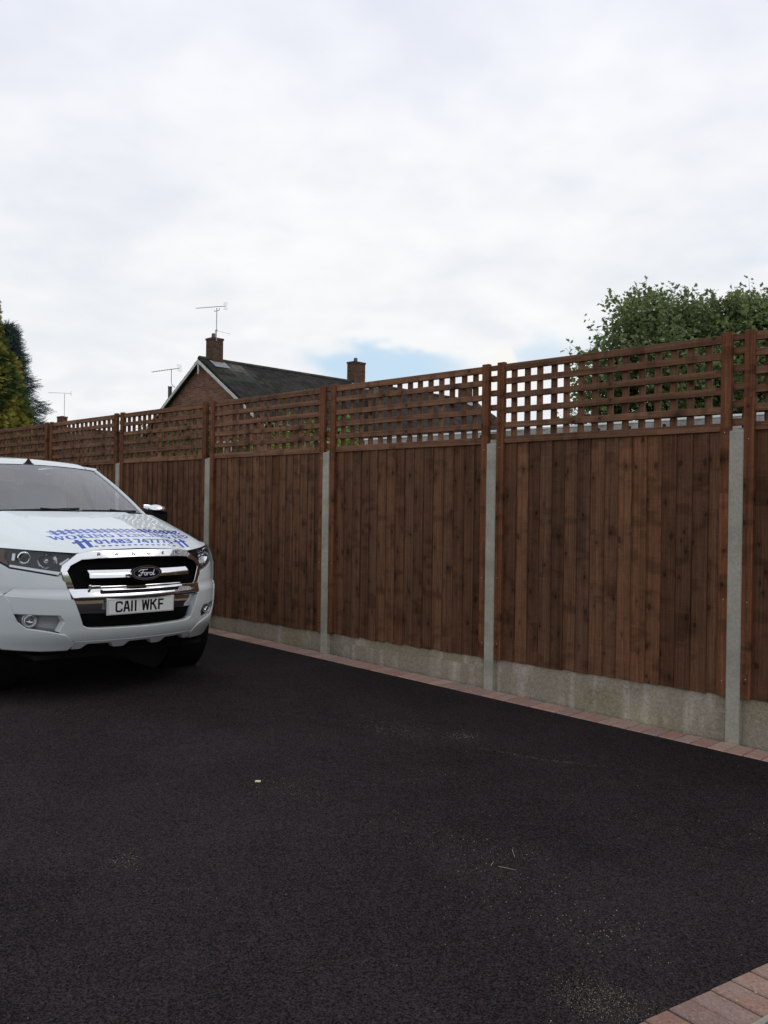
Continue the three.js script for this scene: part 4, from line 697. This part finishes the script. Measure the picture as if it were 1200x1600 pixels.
// a brick house under a tiled gable roof; the ridge runs along z from z0 (near gable) to z1
const tileBase = (() => { const g = new THREE.BoxGeometry(0.318, 0.05, 0.42); const p = g.attributes.position; for (let i = 0; i < p.count; i++) if (p.getZ(i) < 0) p.setY(i, p.getY(i) - 0.02); g.computeVertexNormals(); return norm(g); })();
const tileMat = mat(WHITE, 0.95, { map: mottle, bumpMap: mottleBump, bumpScale: 0.006, specularIntensity: 0.25 });
function house(label, { x, z0, z1, ridge, half, eave, y0, chimneys, tile, turn = 0, windows = [] }) {
  const p = thing('house', label, 'house', [x, y0, z0]); p.rotation.y = turn;
  const L = z0 - z1, rh = ridge - y0, eh = eave - y0, slope = Math.atan2(rh - eh, half), SL = Math.hypot(rh - eh, half);
  const s = new THREE.Shape(); const wh = half - 0.35, wy = eh + 0.35 * Math.tan(slope) - 0.12;
  s.moveTo(-wh, 0); s.lineTo(wh, 0); s.lineTo(wh, wy); s.lineTo(0, rh - 0.14); s.lineTo(-wh, wy); s.closePath();
  const g = new THREE.ExtrudeGeometry(s, { depth: L - 0.3, bevelEnabled: false }); g.translate(0, 0, -L + 0.12);
  obj('wall', metre(g, 1 / 2.25), M.brick, p);
  for (const sg of [1, -1]) {
    const rf = obj('roof', (() => { const q = box(SL + 0.02, 0.06, L, 0, 0, 0); q.rotateZ(-sg * slope); q.translate(sg * half / 2, (rh + eh) / 2 - 0.05, -L / 2); return metre(q, 1); })(), M.felt, p);
    const rows = Math.floor(SL / 0.30), cols = Math.ceil(L / 0.33), im = new THREE.InstancedMesh(tileBase, tileMat, rows * cols); im.name = numbered('roof_tile'); im.userData.kind = 'stuff'; im.castShadow = im.receiveShadow = true;
    const r = rng(rows * 7 + sg), mx = new THREE.Matrix4(), q = new THREE.Quaternion(), e = new THREE.Euler(), c = new THREE.Color(); let k = 0;
    for (let i = 0; i < rows; i++) for (let j = 0; j < cols; j++) {
      const d = (i + 0.55) * (SL / rows), cx = sg * d * Math.cos(slope), cy = rh - d * Math.sin(slope) + 0.035, cz = -(j + 0.5) * (L / cols);
      const b = new THREE.Matrix4().makeBasis(new THREE.Vector3(0, 0, -sg), new THREE.Vector3(sg * Math.sin(slope), Math.cos(slope), 0), new THREE.Vector3(sg * Math.cos(slope), -Math.sin(slope), 0));
      e.set(0.10 + (r() - 0.5) * 0.025, (r() - 0.5) * 0.02, (r() - 0.5) * 0.03); q.setFromEuler(e); mx.makeRotationFromQuaternion(q); b.multiply(mx); b.setPosition(cx, cy + (r() - 0.5) * 0.008, cz); im.setMatrixAt(k, b);
      // pale lichen near the chimneys, mossy runs elsewhere
      let lich = 0; for (const [cz0] of chimneys) lich = Math.max(lich, smooth(0.9, 0.2, Math.abs(-cz - cz0 - 0.7)) * smooth(2.0, 0.3, d) * (0.35 + 0.65 * vnoise(j * 0.9, i * 0.7)));
      const m = 0.6 + 0.55 * r() + 0.35 * (vnoise(j * 0.13, i * 0.6 + 9) - 0.5), moss = smooth(0.55, 0.75, vnoise(j * 0.2 + 4, i * 0.35));
      c.setRGB(lerp(tile[0] * (1 - 0.1 * moss), 0.2, lich * 0.8) * m, lerp(tile[1] * (1 + 0.05 * moss), 0.195, lich * 0.8) * m, lerp(tile[2] * (1 - 0.15 * moss), 0.17, lich * 0.8) * m); im.setColorAt(k, c); k++;
    }
    rf.add(im);
  }
  for (let j = 0; j < Math.ceil(L / 0.45); j++) { const q = new THREE.CylinderGeometry(0.12, 0.125, 0.44, 10, 1, false, 0, Math.PI); q.rotateZ(Math.PI / 2); q.rotateY(Math.PI / 2); q.rotateZ(0); const o = obj('ridge_tile', norm(q), j % 3 ? ridgeMat : ridgeMat2, p); o.position.set(0, rh + 0.0, -(j + 0.5) * L / Math.ceil(L / 0.45)); o.rotation.z = Math.PI / 2 * 0; }
  for (const z of [0.05, -L + 0.0]) for (const sg of [1, -1]) { const q = box(SL + 0.04, 0.11, 0.03, 0, 0, 0); q.rotateZ(-sg * slope); q.translate(sg * half / 2, (rh + eh) / 2 - 0.115, z + (sg > 0 ? 0 : 0.002)); obj('barge_board', metre(q, 1), M.whitePaint, p); }
  obj('bracket', box(0.07, 0.42, 0.04, 0, rh - 0.42, 0.03), M.whitePaint, p);
  for (const sg of [1, -1]) obj('gutter', rod([sg * (half + 0.03), eh - 0.02, 0], [sg * (half + 0.03), eh - 0.02, -L], 0.055), M.darkMetal, p);
  for (const [cz, w, d, top, pot] of chimneys) {
    const b = rh - 0.6, h = top - y0 - b;
    const ch = obj('chimney', metre(merge([box(w, h - 0.08, d, 0, b + (h - 0.08) / 2, -cz), box(w + 0.05, 0.08, d + 0.05, 0, b + h - 0.04, -cz)]), 1 / 2.25), M.brickDark, p);
    obj('flaunching', (() => { const q = new THREE.ConeGeometry(Math.hypot(w, d) / 2 * 0.98, 0.07, 4); q.rotateY(Math.PI / 4); q.scale(w / Math.hypot(w, d) * 1.4, 1, d / Math.hypot(w, d) * 1.4); q.translate(0, b + h + 0.03, -cz); return q; })(), M.mortar, ch);
    obj('pot', (() => { const q = new THREE.CylinderGeometry(0.085, 0.1, pot, 14); q.translate(0, b + h + pot / 2, -cz + 0.05); return q; })(), M.darkMetal, ch);
    for (const sg of [1, -1]) { const q = box(0.55, 0.012, d + 0.24, 0, 0, 0); q.rotateZ(-sg * slope); q.translate(sg * (w / 2 + 0.16), rh - (w / 2 + 0.16) * Math.tan(slope) + 0.085, -cz); obj('flashing', q, M.lead, ch); }
  }
  for (const [face, a, yb, w, h] of windows) {               // face: 'x' for the +x wall (a along -z), 'z' for the gable (a along x)
    const o = obj('window', (() => { const parts = [box(w, 0.06, 0.06, 0, h, 0), box(w, 0.06, 0.06, 0, 0, 0), box(0.06, h - 0.06, 0.058, -w / 2 + 0.03, h / 2, 0), box(0.06, h - 0.06, 0.058, w / 2 - 0.03, h / 2, 0), box(0.05, h - 0.06, 0.056, 0, h / 2, 0), box(w + 0.12, 0.05, 0.14, 0, -0.06, 0.03)]; const q = merge(parts); if (face === 'x') { q.rotateY(Math.PI / 2); q.translate(wh + 0.02, yb, -a); } else q.translate(a, yb, -0.15); return q; })(), M.whitePaint, p);
    const gl = new THREE.PlaneGeometry(w - 0.1, h - 0.06); gl.translate(0, h / 2, 0); if (face === 'x') { gl.rotateY(Math.PI / 2); gl.translate(wh + 0.012, yb, -a); } else gl.translate(a, yb, -0.158);
    obj('pane', gl, M.winGlass, o);
  }
  return p;
}
const ridgeMat = mat(rgb(0.06, 0.055, 0.05), 0.95, { map: mottle, specularIntensity: 0.2 }), ridgeMat2 = mat(rgb(0.085, 0.075, 0.06), 0.95, { map: mottle, specularIntensity: 0.2 });
house('brick house with long grey tiled roof, white gable boards and three chimneys', { x: -30.5, z0: -15, z1: -33, ridge: 7.5, half: 4.4, eave: 4.62, y0: 0.7, tile: [0.044, 0.041, 0.040], chimneys: [[0.75, 0.5, 0.5, 8.42, 0.2], [8.85, 0.5, 0.72, 8.5, 0.2], [17.1, 0.5, 0.62, 8.22, 0.05]], windows: [['x', 3, 2.4, 1.6, 1.05], ['x', 6.8, 2.4, 1.0, 1.05], ['x', 10.6, 2.4, 1.6, 1.05], ['x', 14.6, 2.4, 1.6, 1.05], ['x', 3, 0.4, 1.8, 1.2], ['x', 12, 0.4, 1.8, 1.2], ['z', 1.6, 2.3, 1.1, 1.05]] });
house('distant brown-roofed house with one stubby chimney, low over the fence at the left', { x: -57.5, z0: -18.5, z1: -30, ridge: 6.7, half: 4, eave: 4.3, y0: 0.9, tile: [0.06, 0.045, 0.038], chimneys: [[3.75, 0.5, 0.5, 7.5, 0.02]], windows: [['x', 3, 2, 1.4, 1.0], ['x', 8, 2, 1.4, 1.0]] });
house('brick house across the road, outside the picture to the right, mirrored in the chrome', { x: 24, z0: 8, z1: -14, ridge: 7, half: 4.2, eave: 4.6, y0: -0.7, tile: [0.07, 0.05, 0.04], chimneys: [[3, 0.5, 0.5, 8, 0.2]], windows: [] });
// television aerials
function aerial(label, base, top, dir, len, nel, elw, dish) {
  const p = thing('tv_aerial', label, 'aerial', base);
  const h = top - base[1];
  obj('mast', Array.isArray(dish) ? dish.map((q, i) => i ? rod(dish[i - 1], q, 0.018, 6) : null).filter(Boolean) : rod([0, -0.1, 0], [0, h, 0], 0.02, 6), M.galv, p);
  const d = new THREE.Vector3(...dir).normalize(), side = new THREE.Vector3(d.z, 0, -d.x).normalize(), upv = new THREE.Vector3().crossVectors(side, d);
  const at = (a, b, c = 0) => [d.x * a + side.x * b + upv.x * c, h + d.y * a + side.y * b + upv.y * c + 0.05, d.z * a + side.z * b + upv.z * c];
  obj('boom', rod(at(-len * 0.3, 0), at(len * 0.7, 0), 0.014, 6), M.galv, p);
  for (let i = 0; i < nel; i++) { const a = lerp(-len * 0.1, len * 0.69, i / (nel - 1)); obj('element', rod(at(a, -elw), at(a, elw), 0.006, 5), M.galv, p); }
  for (const s of [-1, 1]) for (let i = 0; i < 3; i++) obj('reflector', rod(at(-len * 0.3, -elw * 1.3, s * (0.04 + i * 0.05)), at(-len * 0.27, elw * 1.3, s * (0.04 + i * 0.05)), 0.006, 5), M.galv, p);
  return p;
}
{
  const a = aerial('tall television aerial on the nearest chimney of the brick house', [-30.2, 8.38, -15.62], 9.62, [-1, 0.07, 0.15], 1.75, 9, 0.06);
  obj('clamp', [rbox(0.09, 0.07, 0.06, 0, 0.32, 0, 0.01), rod([-0.07, 0.05, 0], [-0.07, 0.35, 0], 0.014, 6), rod([-0.2, 1.18, 0], [-0.15, 1.12, 0], 0.012, 6), rod([-0.15, 1.12, 0], [0.15, 1.12, 0], 0.012, 6), rod([0.15, 1.12, 0], [0.2, 1.2, 0], 0.012, 6)], M.galv, a);
  obj('element', rod([0.08, 0.3, 0.1], [0.55, 0.14, -0.3], 0.006, 5), M.galv, a);
  aerial('small television aerial on a bent pole at the left roof edge of the brick house', [-32.85, 6.66, -15.2], 7.28, [-1, -0.1, 0.5], 1.35, 9, 0.12, [[0.3, -0.12, 0], [0.18, -0.08, 0], [0.05, 0.02, 0], [0, 0.15, 0], [0, 0.68, 0]]);
  aerial('thin television aerial above the distant chimney at the left', [-57.42, 7.5, -22.35], 9.05, [-0.6, 0, 0.8], 1.5, 6, 0.08);
  const s = obj('flue_pipe', [rod([0, -0.5, 0], [0, 0.62, 0], 0.085, 12), rod([0, 0.62, 0], [0, 0.66, 0], 0.095, 12)], M.darkMetal); s.position.set(-33.18, 5.98, -15.35); tag(s, 'short dark flue pipe standing on the left roof slope of the brick house', 'flue');
}
// ---------------------------------------------------------------- trees and shrubs
function instanced(name, geo, m, items, parent, kind) {     // items: [position, quaternion, scale, colour]
  const im = new THREE.InstancedMesh(geo, m, items.length), mx = new THREE.Matrix4(), v = new THREE.Vector3();
  items.forEach(([p, q, s, c], i) => { mx.compose(p, q, v.set(s, s, s)); im.setMatrixAt(i, mx); im.setColorAt(i, c); });
  im.name = numbered(name); im.castShadow = im.receiveShadow = true; if (kind) im.userData.kind = kind; parent.add(im); return im;
}
function leafGeo(pts, fold) {                               // half outline, mirrored about the midrib and folded a little
  const T = new Tris();
  for (let i = 0; i < pts.length - 1; i++) { const a = pts[i], b = pts[i + 1]; for (const s of [1, -1]) { const n = [s * -0.3, 0, 1]; T.tri([0, a[1], 0], [0, b[1], 0], [s * b[0], b[1], b[0] * fold - b[1] * b[1] * 0.25], n, n, n); T.tri([0, a[1], 0], [s * b[0], b[1], b[0] * fold - b[1] * b[1] * 0.25], [s * a[0], a[1], a[0] * fold - a[1] * a[1] * 0.25], n, n, n); } }
  return T.geo();
}
const maple = leafGeo([[0, 0], [0.32, 0.05], [0.2, 0.25], [0.5, 0.5], [0.25, 0.55], [0.2, 0.75], [0, 1]], 0.3);
const oval = leafGeo([[0, 0], [0.28, 0.3], [0.26, 0.6], [0, 1]], 0.35);
const leafMat = (t = 0.45) => new THREE.MeshPhysicalMaterial({ color: WHITE, roughness: 1, side: THREE.DoubleSide, specularIntensity: 0.3, transmission: t, thickness: 0 });
function randDir(r) { const z = 2 * r() - 1, a = 6.2832 * r(), s = Math.sqrt(1 - z * z); return new THREE.Vector3(s * Math.cos(a), z, s * Math.sin(a)); }
function foliage(r, lobes, per, leaf, spread, col, droop = 0.35) {
  const items = [], twigs = [], up = new THREE.Vector3(0, 1, 0);
  for (const [x, y, z, R, dens = 1] of lobes) {
    const n = Math.round(per * R * R * dens);
    for (let k = 0; k < n; k++) {                           // a leafy twig tip
      const d = randDir(r), rad = R * Math.pow(r(), 0.45); d.y = d.y * 0.9 + 0.12;
      const c = new THREE.Vector3(x, y, z).addScaledVector(d, rad), m = 0.65 + 0.7 * r(), m2 = r();
      const tw = d.clone().multiplyScalar(0.7).add(up.clone().multiplyScalar(0.5)).add(randDir(r).multiplyScalar(0.5)).normalize(), TL = spread * (0.9 + 0.9 * r());
      const cnt = 9 + Math.floor(8 * r()); twigs.push([c.clone().addScaledVector(tw, -TL * 0.6), c.clone().addScaledVector(tw, TL * 0.5)]);
      for (let i = 0; i < cnt; i++) {
        const t = i / cnt, o = randDir(r).multiplyScalar(spread * 0.35 * (1 - 0.5 * t)), p = c.clone().addScaledVector(tw, (t - 0.4) * TL).add(o);
        const nrm = randDir(r).multiplyScalar(0.8).add(new THREE.Vector3(0, 0.9, 0)).normalize(), tip = o.clone().normalize().add(tw.clone().multiplyScalar(0.4)).add(new THREE.Vector3(0, -droop, 0)).normalize();
        const xx = tip.clone().cross(nrm).normalize(), zz = xx.clone().cross(tip).normalize();
        const q = new THREE.Quaternion().setFromRotationMatrix(new THREE.Matrix4().makeBasis(xx, tip, zz));
        items.push([p, q, leaf * (0.6 + 0.7 * r()), col(m * (0.85 + 0.3 * r()), m2)]);
      }
    }
  }
  return { items, twigs };
}
function limb(a, b, r0, r1, r, bend = 0.12) { const A = new THREE.Vector3(...a), B = new THREE.Vector3(...b), L = A.distanceTo(B), pts = [A]; for (let i = 1; i < 4; i++) pts.push(A.clone().lerp(B, i / 4).add(randDir(r).multiplyScalar(L * bend * 0.4))); pts.push(B); const g = new THREE.TubeGeometry(new THREE.CatmullRomCurve3(pts), 12, 1, 7); const pa = g.attributes.position, c = new THREE.CatmullRomCurve3(pts), v = new THREE.Vector3(); for (let i = 0; i <= 12; i++) { const q = c.getPointAt(i / 12), rad = lerp(r0, r1, i / 12); for (let j = 0; j <= 7; j++) { const k = i * 8 + j; v.fromBufferAttribute(pa, k).sub(q).multiplyScalar(rad).add(q); pa.setXYZ(k, v.x, v.y, v.z); } } return norm(g); }
{ // broad-leaved tree behind the garage
  const r = rng(41), p = thing('broadleaf_tree', 'bushy green broad-leaved tree rising above the lattice at the right', 'tree', [-7.0, 0, -10.4]);
  const L = [[-7.71, 4.60, -8.69, 0.8], [-7.59, 4.85, -9.51, 0.85], [-7.36, 4.66, -10.44, 0.95], [-6.64, 4.72, -10.44, 0.95], [-6.29, 4.88, -11.47, 1.0], [-7.95, 3.81, -8.46, 0.8], [-7.16, 3.78, -8.81, 0.9], [-6.58, 3.73, -9.79, 1.0], [-6.13, 3.82, -10.93, 1.0], [-8.45, 3.3, -8.65, 0.6, 0.6], [-8.22, 4.1, -8.85, 0.48, 0.6], [-7.86, 3.09, -9.24, 0.9], [-7.03, 2.87, -10.05, 0.9], [-7.93, 4.5, -11.97, 1.2], [-6.17, 4.6, -12.29, 1.2], [-5.38, 3.83, -11.66, 1.3], [-7.76, 5.12, -9.25, 0.42], [-6.72, 5.17, -10.35, 0.38], [-7.35, 5.12, -10.1, 0.35], [-6.31, 5.27, -10.8, 0.4], [-5.6, 4.9, -11.5, 0.7], [-6.9, 2.6, -9.2, 0.9], [-6.0, 2.8, -9.9, 0.9]].map(([x, y, z, R, d]) => [x + 7.0, y - (y > 4 ? 0.17 : 0.05), z + 10.4, R, d]);
  const c = (m, k) => rgb((0.16 + 0.05 * k) * m, (0.215 + 0.05 * k) * m, (0.088 + 0.012 * k) * m);
  const { items, twigs } = foliage(r, L, 300, 0.080, 0.24, c);
  const tr = [limb([0, -0.3, 0], [0.05, 1.7, 0.1], 0.19, 0.14, r)];
  for (const l of L.slice(0, 18)) tr.push(limb([0.04, 1.2 + r() * 0.6, 0.08], [l[0], l[1], l[2]], 0.075, 0.012, r, 0.25));
  for (const [a, b] of twigs) if (r() < 0.5) tr.push(rod(a.toArray(), b.toArray(), 0.006, 3, 0.002));
  obj('trunk', tr, M.bark, p); instanced('crown', maple, leafMat(), items, p, 'stuff');
}
function conifer(name, label, base, H, radius, n, spray, col, seed, droop, layers) {
  const r = rng(seed), p = thing(name, label, 'tree', base), items = [], wood = [limb([0, -0.3, 0], [0, H * 0.97, 0], 0.16, 0.015, r, 0.01)];
  for (let i = 0; i < n; i++) {
    const t = Math.pow(r(), 0.75), h = t * H * 0.97, a = r() * 6.2832, Rm = radius(h / H) * (0.86 + 0.28 * vnoise(a * 2.2 + seed, h * 1.6)) * (layers ? 0.5 + 0.55 * Math.pow(Math.abs(Math.sin(h * layers + a * 1.5)), 1.6) : 1);
    const rad = Rm * (1 - 0.5 * Math.pow(r(), 2.2));
    const out = new THREE.Vector3(Math.cos(a), 0, Math.sin(a)), pos = out.clone().multiplyScalar(rad); pos.y = h - droop * rad * 0.3 + 0.2;
    const tip = out.clone().add(new THREE.Vector3(0, -droop + 0.5 * (r() - 0.3), 0)).add(randDir(r).multiplyScalar(0.55)).normalize(), nrm = randDir(r).add(new THREE.Vector3(out.x * 0.4, 0.6, out.z * 0.4)).normalize();
    const xx = tip.clone().cross(nrm).normalize(), zz = xx.clone().cross(tip).normalize();
    const cl = vnoise(a * 5 + seed, h * 2.4);
    items.push([pos, new THREE.Quaternion().setFromRotationMatrix(new THREE.Matrix4().makeBasis(xx, tip, zz)), spray * (0.6 + 0.8 * r()), col(0.6 + 0.8 * r(), cl)]);
    if (layers && r() < 0.03) wood.push(rod([0, h, 0], [pos.x * 0.9, pos.y, pos.z * 0.9], 0.02, 4, 0.006));
  }
  obj('trunk', wood, M.bark, p); return [p, items];
}
// a flat spray of scale leaves, and a needle twig
const frond = (() => { const T = new Tris(), n = [0, 0, 1]; const blade = (x0, y0, ang, L, w) => { const c = Math.cos(ang), s = Math.sin(ang), q = (u, v) => [x0 + s * v + c * u, y0 + c * v - s * u, -0.12 * v * v - Math.abs(u) * 0.4]; T.tri(q(-w, 0), q(w, 0), q(w * 0.8, L * 0.6), n, n, n); T.tri(q(-w, 0), q(w * 0.8, L * 0.6), q(-w * 0.8, L * 0.6), n, n, n); T.tri(q(-w * 0.8, L * 0.6), q(w * 0.8, L * 0.6), q(0, L), n, n, n); }; blade(0, 0, 0, 1, 0.05); for (let i = 0; i < 5; i++) { const y = 0.1 + i * 0.16, L = 0.5 - i * 0.06; blade(0, y, 0.75, L, 0.05); blade(0, y + 0.06, -0.75, L, 0.05); } return T.geo(); })();
const needle = (() => { const T = new Tris(); const blade = (y, a, b, L) => { const d = [Math.sin(a) * Math.cos(b), Math.cos(a), Math.sin(a) * Math.sin(b)], s = [Math.cos(b + 1.57) * 0.016, 0, Math.sin(b + 1.57) * 0.016], n = [-Math.cos(a) * Math.cos(b), Math.sin(a), -Math.cos(a) * Math.sin(b)]; T.tri([s[0], y, s[2]], [-s[0], y, -s[2]], [d[0] * L, y + d[1] * L, d[2] * L], n, n, n); }; for (let i = 0; i < 16; i++) blade(0.04 + i * 0.055, 0.75, i * 2.4, 0.2); blade(0, 0, 0, 1.05); blade(0, 0.02, 1.57, 1.05); return T.geo(); })();
{
  let [p, it] = conifer('golden_conifer', 'golden green conifer at the far left behind the fence', [-25.4, 0.3, -3.35], 9.2, (t) => interp(t * 9.2, [[0, 1.7], [1.5, 2.0], [3.6, 1.95], [5.3, 1.68], [6.6, 1.4], [7.6, 0.75], [9.2, 0.04]]), 60000, 0.17, (m, c) => { const g = smooth(0.35, 0.7, c); return rgb(lerp(0.07, 0.27, g) * m, lerp(0.10, 0.25, g) * m, lerp(0.03, 0.055, g) * m); }, 71, 0.25, 0);
  instanced('crown', frond, leafMat(0.25), it, p, 'stuff');
  [p, it] = conifer('dark_spruce', 'dark blue-green spruce standing behind the golden conifer', [-38.25, 0.5, -10.35], 8.7, (t) => 0.1 + 3.55 * Math.pow(Math.max(0, 1 - t), 1.05), 13000, 0.42, (m, c) => rgb(0.055 * m, (0.078 + 0.014 * c) * m, (0.076 + 0.012 * c) * m), 72, 0.12, 3.1);
  instanced('crown', needle, leafMat(0.25), it, p, 'stuff');
}
function shrub(name, label, cat, base, lobes, per, leaf, spread, col, seed) {
  const r = rng(seed), p = thing(name, label, cat, base), { items, twigs } = foliage(r, lobes, per, leaf, spread, col, 0.2), st = [];
  for (const l of lobes) for (let i = 0; i < 3; i++) st.push(limb([l[0] * 0.4, 0, l[2] * 0.4], [l[0] + (r() - 0.5) * l[3], l[1], l[2] + (r() - 0.5) * l[3]], 0.02, 0.006, r, 0.2));
  for (const [a, b] of twigs) if (r() < 0.3) st.push(rod(a.toArray(), b.toArray(), 0.004, 3, 0.002));
  obj('stem', st, M.bark, p); instanced('foliage', oval, leafMat(), items, p, 'stuff');
}
const G1 = (m, k) => rgb((0.055 + 0.03 * k) * m, (0.10 + 0.03 * k) * m, 0.035 * m), G2 = (m, k) => rgb((0.14 + 0.07 * k) * m, (0.23 + 0.05 * k) * m, 0.035 * m), G3 = (m, k) => rgb((0.035 + 0.01 * k) * m, (0.055 + 0.015 * k) * m, 0.026 * m);
shrub('climbing_shrub', 'loose green shrub showing through the lattice below the brick gable', 'shrub', [-10.7, 0.1, -1.5], [[-0.7, 2.15, 0, 0.42], [-0.1, 2.2, -0.1, 0.4], [0.5, 2.1, 0, 0.42], [0.9, 1.95, -0.1, 0.35], [0, 1.5, 0, 0.7], [-1.0, 1.6, -0.1, 0.6], [0.8, 1.4, -0.1, 0.6], [-1.5, 1.9, -0.2, 0.4]], 120, 0.07, 0.16, G1, 81);
shrub('bright_hedge', 'bright yellow-green hedge showing through the lattice left of the garage', 'hedge', [-11.0, 0.1, -4.2], [[-1.2, 2.0, 0, 0.6], [-0.5, 2.2, 0, 0.62], [0.2, 2.25, 0.1, 0.62], [0.9, 2.2, 0.2, 0.6], [1.5, 2.0, 0.2, 0.55], [-1, 1.2, 0, 0.8], [0, 1.2, 0, 0.9], [1, 1.2, 0, 0.8]], 110, 0.075, 0.17, G2, 82);
shrub('dark_hedge', 'dense dark hedge behind the left-hand fence panels', 'hedge', [-17.5, 0.2, -1.7], [[-3.0, 1.7, 0, 0.75], [-2.0, 1.65, 0, 0.75], [-1.0, 1.7, 0.05, 0.75], [0, 1.6, 0, 0.75], [1.0, 1.7, 0, 0.75], [2.0, 1.65, 0, 0.75], [3.0, 1.6, 0, 0.7], [-3.8, 1.8, 0, 0.75], [4.0, 1.6, 0, 0.65], [-4.6, 1.7, 0, 0.7], [4.8, 1.55, 0, 0.6]], 130, 0.07, 0.17, G3, 83);
// ---------------------------------------------------------------- small things on the tarmac
{
  const r = rng(55), items = [], g = new THREE.IcosahedronGeometry(1, 0), P = (x, z, s, c) => { const q = new THREE.Quaternion().setFromEuler(new THREE.Euler(r() * 6, r() * 6, r() * 6)); items.push([new THREE.Vector3(x, gy(x) + s * 0.3, z), q, s, c]); };
  const c = () => { const k = 0.55 + 0.6 * r(); return rgb(0.25 * k, 0.215 * k, 0.15 * k); };
  const cloud = (x, z, sx, sz, n, s0, s1, turn = 0) => { for (let i = 0; i < n; i++) { const a = (r() + r() + r() - 1.5) * 1.3 * sx, b = (r() + r() + r() - 1.5) * 1.3 * sz; P(x + a * Math.cos(turn) - b * Math.sin(turn), z + a * Math.sin(turn) + b * Math.cos(turn), lerp(s0, s1, r() * r()), c()); } };
  for (let i = 0; i < 420; i++) { const x = -1.3 - r() * r() * 9, z = 0.35 + r() * 5; if (x < edgeX(z) - 0.05) P(x, z, lerp(0.0012, 0.0042, r() * r() * r()), c()); }
  [[-1.33, 3.10, 0.13, 0.10, 950, 0.0008, 0.002], [-3.82, 1.36, 0.30, 0.15, 420, 0.0009, 0.0022], [-3.43, 1.16, 0.09, 0.09, 260, 0.0009, 0.0022], [-3.0, 1.24, 0.18, 0.015, 90, 0.0009, 0.002, -0.25], [-2.72, 1.13, 0.18, 0.015, 90, 0.0009, 0.002, -0.5], [-3.4, 2.6, 0.2, 0.12, 170, 0.0009, 0.0022], [-3.14, 3.65, 0.06, 0.05, 60, 0.0012, 0.003], [-1.66, 2.73, 0.35, 0.2, 150, 0.0012, 0.0035], [-2.3, 2.5, 0.3, 0.15, 120, 0.0012, 0.003], [-1.4, 1.3, 0.5, 0.5, 160, 0.0012, 0.003]].forEach((a) => cloud(...a));
  for (let i = 0; i < 1500; i++) { const x = -0.4 - r() * 8; P(x, (r() < 0.6 ? -0.042 + 0.05 * r() * r() : 0.2 * r()), lerp(0.001, 0.0042, r() * r()), rgb(...[0.26, 0.22, 0.16].map((v) => v * (0.5 + r())))); const it = items[items.length - 1]; it[0].y += 0.007; }
  const p = new THREE.Group(); p.name = 'scattered_grit'; scene.add(p); tag(p, 'pale grit and sand scattered over the black tarmac', null, null, 'stuff');
  instanced('grit', g, mat(WHITE, 0.95, { specularIntensity: 0.2 }), items, p, 'stuff');
  const chip = obj('pale_chip', rbox(0.028, 0.006, 0.02, 0, 0.004, 0, 0.002), mat(rgb(0.62, 0.60, 0.38), 0.8)); chip.position.set(-3.555, gy(-3.555), 2.664); chip.rotation.y = 0.75; tag(chip, 'small pale yellow chip lying alone in the middle of the tarmac', 'chip');
  const straw = (x, z, a, L) => { const o = obj('dry_straw', rod([-L / 2, 0.004, 0], [L / 2, 0.007, L * 0.12], 0.0013, 5, 0.0008), mat(rgb(0.34, 0.28, 0.17), 0.9)); o.position.set(x, gy(x), z); o.rotation.y = a; return o; };
  [[-2.086, 2.556, 0.35, 0.075, 'longest dry straw on the tarmac right of the middle'], [-2.147, 2.571, -1.0, 0.05, 'short dry straw just left of the longest straw'], [-2.15, 2.418, -0.72, 0.09, 'thin pale straw lying behind the other straws']].forEach(([x, z, a, L, label]) => tag(straw(x, z, a, L), label, 'straw'));
  const sc = obj('spilled_grit', (() => { const l = []; for (let i = 0; i < 60; i++) { const q = new THREE.IcosahedronGeometry(0.0012 + r() * r() * 0.003, 0), z = 2.35 + r() * 0.8; q.translate(edgeX(z) + 0.02 + 0.14 * r(), gy(edgeX(z)) + 0.008, z); l.push(q); } return l; })(), mat(rgb(0.4, 0.35, 0.27), 0.95)); tag(sc, 'loose gravel crumbs on the brick border at the near corner', null, null, 'stuff');
}
//==END==
renderer.render(scene, camera);
